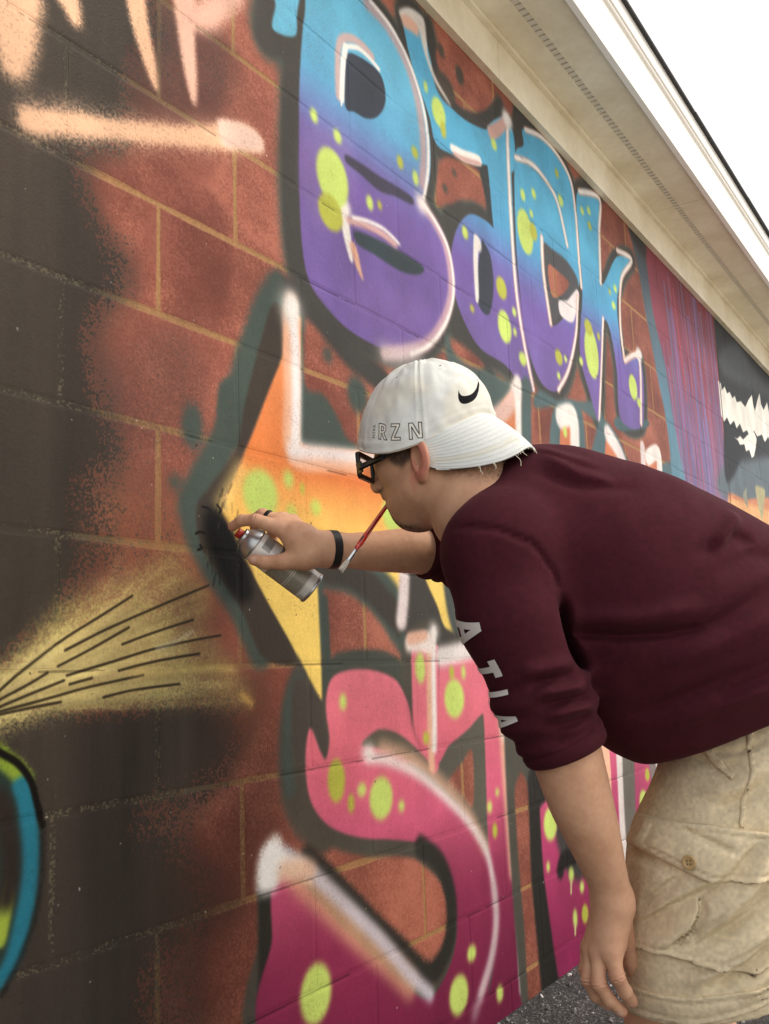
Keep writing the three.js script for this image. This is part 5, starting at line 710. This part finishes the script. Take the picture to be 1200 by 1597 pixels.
  const fr = []; for (let i = 0; i < 34; i++) { const s = (rnd() * 2 - 1) * 0.9, q = brimAt(s, 1), L = 0.002 + 0.012 * Math.pow(rnd(), 3.5), pts = [q, [q[0] - 0.3 * L + 0.3 * L * (rnd() - 0.5), q[1] - 0.6 * L, q[2] + L * (rnd() - 0.5)], [q[0] - 0.4 * L + L * (rnd() - 0.5), q[1] - 1.2 * L, q[2] + L * (rnd() - 0.5)]]; fr.push(tube(pts, 0.00035 + 0.0002 * rnd(), 6, 5)); } part('frayed_thread', mergeGeometries(fr), mat(0xe0d8c2, 0.95), brim, 'loose threads along the worn brim edge').userData.kind = 'stuff';
}
// ---------- black glasses ----------
const glasses = new THREE.Group(); glasses.name = 'glasses'; glasses.userData.label = 'thick black rectangular glasses'; person.add(glasses); place(glasses);
{
  const black = mat(0x0c0c0d, 0.22, { clearcoat: 0.4 }), rr = (w, h, r) => { const s = new THREE.Shape(); s.moveTo(-w + r, -h); s.lineTo(w - r, -h); s.quadraticCurveTo(w, -h, w, -h + r); s.lineTo(w, h - r); s.quadraticCurveTo(w, h, w - r, h); s.lineTo(-w + r, h); s.quadraticCurveTo(-w, h, -w, h - r); s.lineTo(-w, -h + r); s.quadraticCurveTo(-w, -h, -w + r, -h); return s; };
  for (const sd of [1, -1]) {
    const s = rr(0.03, 0.0205, 0.007); s.holes.push(rr(0.0245, 0.0145, 0.005)); const g = new THREE.ExtrudeGeometry(s, { depth: 0.004, bevelEnabled: true, bevelSize: 0.0008, bevelThickness: 0.0008, bevelSegments: 2, curveSegments: 8 }); g.rotateY(Math.PI / 2); g.rotateY(-sd * 0.16); g.translate(0.111, -0.005, sd * 0.036); part('rim', g, black, glasses);
    const l = new THREE.ExtrudeGeometry(rr(0.0245, 0.0145, 0.005), { depth: 0.0012, bevelEnabled: false }); l.rotateY(Math.PI / 2); l.rotateY(-sd * 0.16); l.translate(0.1125, -0.005, sd * 0.036); part('lens', l, mat(0xffffff, 0.02, { transmission: 1, thickness: 0, ior: 1.5 }), glasses);
    const tg = []; const pts = [[0.109, -0.012, 0.0655], [0.097, -0.0125, 0.0745], [0.055, -0.009, 0.0835], [0.022, 0.003, 0.0835], [0.004, 0.008, 0.0815]]; for (let i = 0; i < pts.length - 1; i++) { const a = V(pts[i]), b = V(pts[i + 1]), d = b.clone().sub(a), h = [0.0155, 0.0135, 0.0105, 0.007][i], q = new THREE.BoxGeometry(d.length() + 0.002, h, 0.0035); q.applyQuaternion(new THREE.Quaternion().setFromUnitVectors(new THREE.Vector3(1, 0, 0), d.clone().normalize())); q.translate(...a.add(b).multiplyScalar(0.5)); if (sd < 0) { q.scale(1, 1, -1); q.index.array.reverse(); } tg.push(q); } part('temple', mergeGeometries(tg), black, glasses);
  }
  part('bridge', tube([[0.108, 0.003, 0.01], [0.111, 0.006, 0], [0.108, 0.003, -0.01]], 0.0028, 12, 8), black, glasses);
}
// ---------- wristband and ring ----------
{
  const ax = unit(sub(handR.arm[2], wristR)), c = add(wristR.slice(0, 3), ax, 0.004), g = new THREE.CylinderGeometry(0.0335, 0.0335, 0.0145, 48, 3, true), gi = new THREE.CylinderGeometry(0.0285, 0.0285, 0.0145, 48, 1, true), r1 = new THREE.RingGeometry(0.0285, 0.0335, 48).rotateX(-Math.PI / 2).translate(0, 0.00725, 0), r2 = new THREE.RingGeometry(0.0285, 0.0335, 48).rotateX(Math.PI / 2).translate(0, -0.00725, 0); gi.scale(-1, 1, 1);
  const m = part('wristband', mergeGeometries([g, gi, r1, r2]), mat(0x151617, 0.5), person, 'black rubber band on the painting wrist'); m.material.side = THREE.DoubleSide; m.position.set(...c); m.quaternion.setFromUnitVectors(new THREE.Vector3(0, 1, 0), V(ax));
  const f = handR.fingers[1], fa = unit(sub(f[1].slice(0, 3), f[0].slice(0, 3))), rg = new THREE.TorusGeometry(0.0122, 0.0017, 10, 32); rg.scale(1, 1, 2.2); const rm = part('ring', rg, mat(0x17181b, 0.3, { metalness: 0.6 }), person, 'dark ring on a finger of the painting hand'); rm.position.set(...add(f[0].slice(0, 3), sub(f[1], f[0]), 0.72)); rm.quaternion.setFromUnitVectors(new THREE.Vector3(0, 0, 1), V(fa));
}
// white letters printed down the left sleeve
{
  const cv = document.createElement('canvas'); cv.width = 1024; cv.height = 256; const g = cv.getContext('2d'); g.clearRect(0, 0, 1024, 256); g.fillStyle = '#d8d4d2'; g.font = 'bold 300px sans-serif'; g.textBaseline = 'middle'; for (const [c, x, w] of [['A', 8, 1], ['T', 370, 0.85], ['L', 600, 0.7], ['A', 770, 0.7]]) { g.save(); g.translate(x, 140); g.scale(w, 1); g.fillText(c, 0, 0); g.lineWidth = 12; g.strokeStyle = '#d8d4d2'; g.strokeText(c, 0, 0); g.restore(); }
  const im = g.getImageData(0, 0, 1024, 256), d = im.data; for (let i = 0; i < d.length; i += 4) { const X = (i / 4) % 1024, Y = (i / 4 / 1024) | 0, n = smp(N2, X * 1.5, Y * 1.5), m = smp(N1, X * 0.8, Y * 0.8); if (m * 0.6 + n * 0.4 > 0.62) d[i + 3] *= 0.5; } g.putImageData(im, 0, 0);
  const t = new THREE.CanvasTexture(cv); t.colorSpace = THREE.SRGBColorSpace;
  shirt.updateMatrixWorld(true);
  const mid = [.066,.852,.567], along = unit(sub([.1,.774,.598], [.053,.92,.557])), outw = unit(add(LEFT, FACE, 1.7)), n = unit(sub(outw, add([0, 0, 0], along, dot(outw, along)))), sideV = cross(n, along);
  const M = new THREE.Matrix4().makeBasis(V(along), V(sideV), V(n)), e = new THREE.Euler().setFromRotationMatrix(M), dg = new DecalGeometry(shirt, V(mid), e, new THREE.Vector3(0.185, 0.07, 0.11));
  { const P = dg.attributes.position, Nn = dg.attributes.normal; for (let i = 0; i < P.count; i++) P.setXYZ(i, P.getX(i) + Nn.getX(i) * 0.0007, P.getY(i) + Nn.getY(i) * 0.0007, P.getZ(i) + Nn.getZ(i) * 0.0007); }
  part('sleeve_print', dg, mat(0xffffff, 0.85, { map: t, transparent: true, alphaTest: 0.05, polygonOffset: true, polygonOffsetFactor: -4 }), shirt, 'row of white letters printed down the sleeve');
}
// ---------- spray can in his right hand ----------
{
  const can = thing('spray_can', 'white and grey spray paint can pressed by a finger against the wall mural', 'spray can');
  can.position.set(...canEnd); can.quaternion.setFromUnitVectors(new THREE.Vector3(0, 1, 0), V(canAxis)); can.rotateY(1.7);
  const L = len(sub(canTop, canEnd)), R = 0.0287, v2 = (a) => a.map((q) => new THREE.Vector2(...q)), steel = mat(0xb9bbbd, 0.34, { metalness: 0.9 });
  const cv = document.createElement('canvas'); cv.width = 1024; cv.height = 1024; const g = cv.getContext('2d'); g.fillStyle = '#8e8d84'; g.fillRect(0, 0, 1024, 1024);
  { const im = g.getImageData(0, 0, 1024, 1024), d = im.data; for (let i = 0; i < d.length; i += 4) { const X = (i / 4) % 1024, Y = (i / 4 / 1024) | 0, n = smp(N2, X * 2.3, Y * 2.3), k = 0.7 + 0.62 * n; d[i] = 148 * k; d[i + 1] = 146 * k; d[i + 2] = 134 * k; } g.putImageData(im, 0, 0); }
  g.fillStyle = '#e4e3e0'; g.fillRect(0, 0, 1024, 340); g.fillStyle = '#dcdcd8'; g.fillRect(0, 905, 1024, 119); g.fillStyle = '#e9e9e6'; for (const y of [640, 672, 890]) g.fillRect(0, y, 1024, 7); g.fillStyle = '#2a2a2c'; for (const o of [0, 512]) { g.fillRect(o + 150, 60, 200, 0); let x = o + 110; const keep = seed; seed = 77; while (x < o + 330) { const w = 3 + rnd() * 8; g.fillRect(x, 70, w, 140); x += w + 3 + rnd() * 8; } seed = keep; g.fillStyle = '#5a5a5c'; for (let r = 0; r < 4; r++) g.fillRect(o + 360, 80 + r * 32, 110, 9); g.fillStyle = '#2a2a2c'; }
  g.fillStyle = '#6d6c66'; for (let r = 0; r < 10; r++) for (const o of [40, 552]) g.fillRect(o, 340 + r * 27, 330 + (r * 53) % 90, 8); for (let r = 0; r < 4; r++) g.fillRect(90, 930 + r * 22, 380, 7);
  const t = new THREE.CanvasTexture(cv); t.colorSpace = THREE.SRGBColorSpace; t.wrapS = THREE.RepeatWrapping; const body = new THREE.LatheGeometry(v2([[R * 0.985, 0.005], [R, 0.009], [R, L - 0.037], [R * 0.985, L - 0.0345]]), 64); { const q = body.attributes; for (let i = 0; i < q.position.count; i++) q.uv.setY(i, clamp((q.position.getY(i) - 0.005) / (L - 0.04), 0, 1)); }
  part('can_body', body, mat(0xffffff, 0.35, { map: t, metalness: 0.15, clearcoat: 0.3, clearcoatRoughness: 0.2 }), can);
  part('bottom_rim', new THREE.LatheGeometry(v2([[0.001, 0.009], [R * 0.8, 0.004], [R * 0.93, 0.0005], [R * 1.03, 0.001], [R * 1.045, 0.0035], [R * 1.02, 0.0062], [R * 0.98, 0.0065]]), 64), steel, can);
  part('dome', new THREE.LatheGeometry(v2([[R * 1.0, L - 0.0355], [R * 1.04, L - 0.033], [R * 1.02, L - 0.0305], [R * 0.93, L - 0.0245], [R * 0.78, L - 0.018], [R * 0.58, L - 0.013], [R * 0.52, L - 0.0118], [R * 0.54, L - 0.0085], [R * 0.49, L - 0.0065], [R * 0.44, L - 0.01], [0.001, L - 0.0105]]), 64), steel, can);
  const noz = part('nozzle', new THREE.LatheGeometry(v2([[0.0001, L - 0.0105], [0.0062, L - 0.0105], [0.0066, L - 0.005], [0.0085, L - 0.0055], [0.0085, L + 0.0025], [0.0075, L + 0.004], [0.0001, L + 0.003]]), 32), mat(0xa8281f, 0.4), can, 'red spray nozzle');
  part('spray_hole', new THREE.CylinderGeometry(0.0012, 0.0012, 0.002, 12).rotateX(Math.PI / 2).translate(0, L - 0.001, 0.0082), mat(0x111111, 0.6), noz);
  shade(can);
}
// ---------- paintbrush held in his mouth ----------
{
  const mouth = headAt(0.097, -0.058, 0.004), tip = [.07,1.028,.326], d = unit(sub(tip, mouth)), L = len(sub(tip, mouth)), b = thing('paint_brush', 'slim red paintbrush with a white-loaded tip held between his lips', 'paintbrush');
  b.position.set(...mouth); b.quaternion.setFromUnitVectors(new THREE.Vector3(0, 1, 0), V(d));
  const v2 = (a) => a.map((q) => new THREE.Vector2(...q));
  const tex = dataTex(128, (x, y) => { const n = N1[(y * 4) * 512 + x * 4]; return n > 0.6 ? [60, 20, 18] : n < 0.4 ? [214, 130, 110] : [196, 34, 26]; }, true);
  part('handle', new THREE.LatheGeometry(v2([[0.0001, -0.035], [0.002, -0.034], [0.003, -0.01], [0.0042, L * 0.45], [0.0046, L * 0.62], [0.0036, L * 0.72], [0.0001, L * 0.725]]), 20), mat(0xffffff, 0.35, { map: tex, clearcoat: 0.5 }), b);
  part('ferrule', new THREE.LatheGeometry(v2([[0.0001, L * 0.715], [0.0034, L * 0.716], [0.0039, L * 0.74], [0.0036, L * 0.75], [0.0042, L * 0.88], [0.0001, L * 0.885]]), 20), mat(0xc9cacc, 0.25, { metalness: 0.9 }), b);
  const hair = []; for (let i = 0; i < 60; i++) { const a = rnd() * 6.28, r = 0.0038 * Math.sqrt(rnd()), k = 0.8 + 0.6 * rnd(); hair.push(tube([[r * Math.cos(a) * 0.8, L * 0.87, r * Math.sin(a) * 0.8], [r * Math.cos(a) * k, L * 0.94, r * Math.sin(a) * k], [r * Math.cos(a) * k * 1.1, L * (0.98 + 0.05 * rnd()), r * Math.sin(a) * k * 1.1]], 0.0007, 4, 5)); }
  part('bristles', mergeGeometries(hair), mat(0xcfc8bd, 0.6), b, 'bristles caked with white paint'); shade(b);
}
shade(person);
renderer.render(scene, camera);
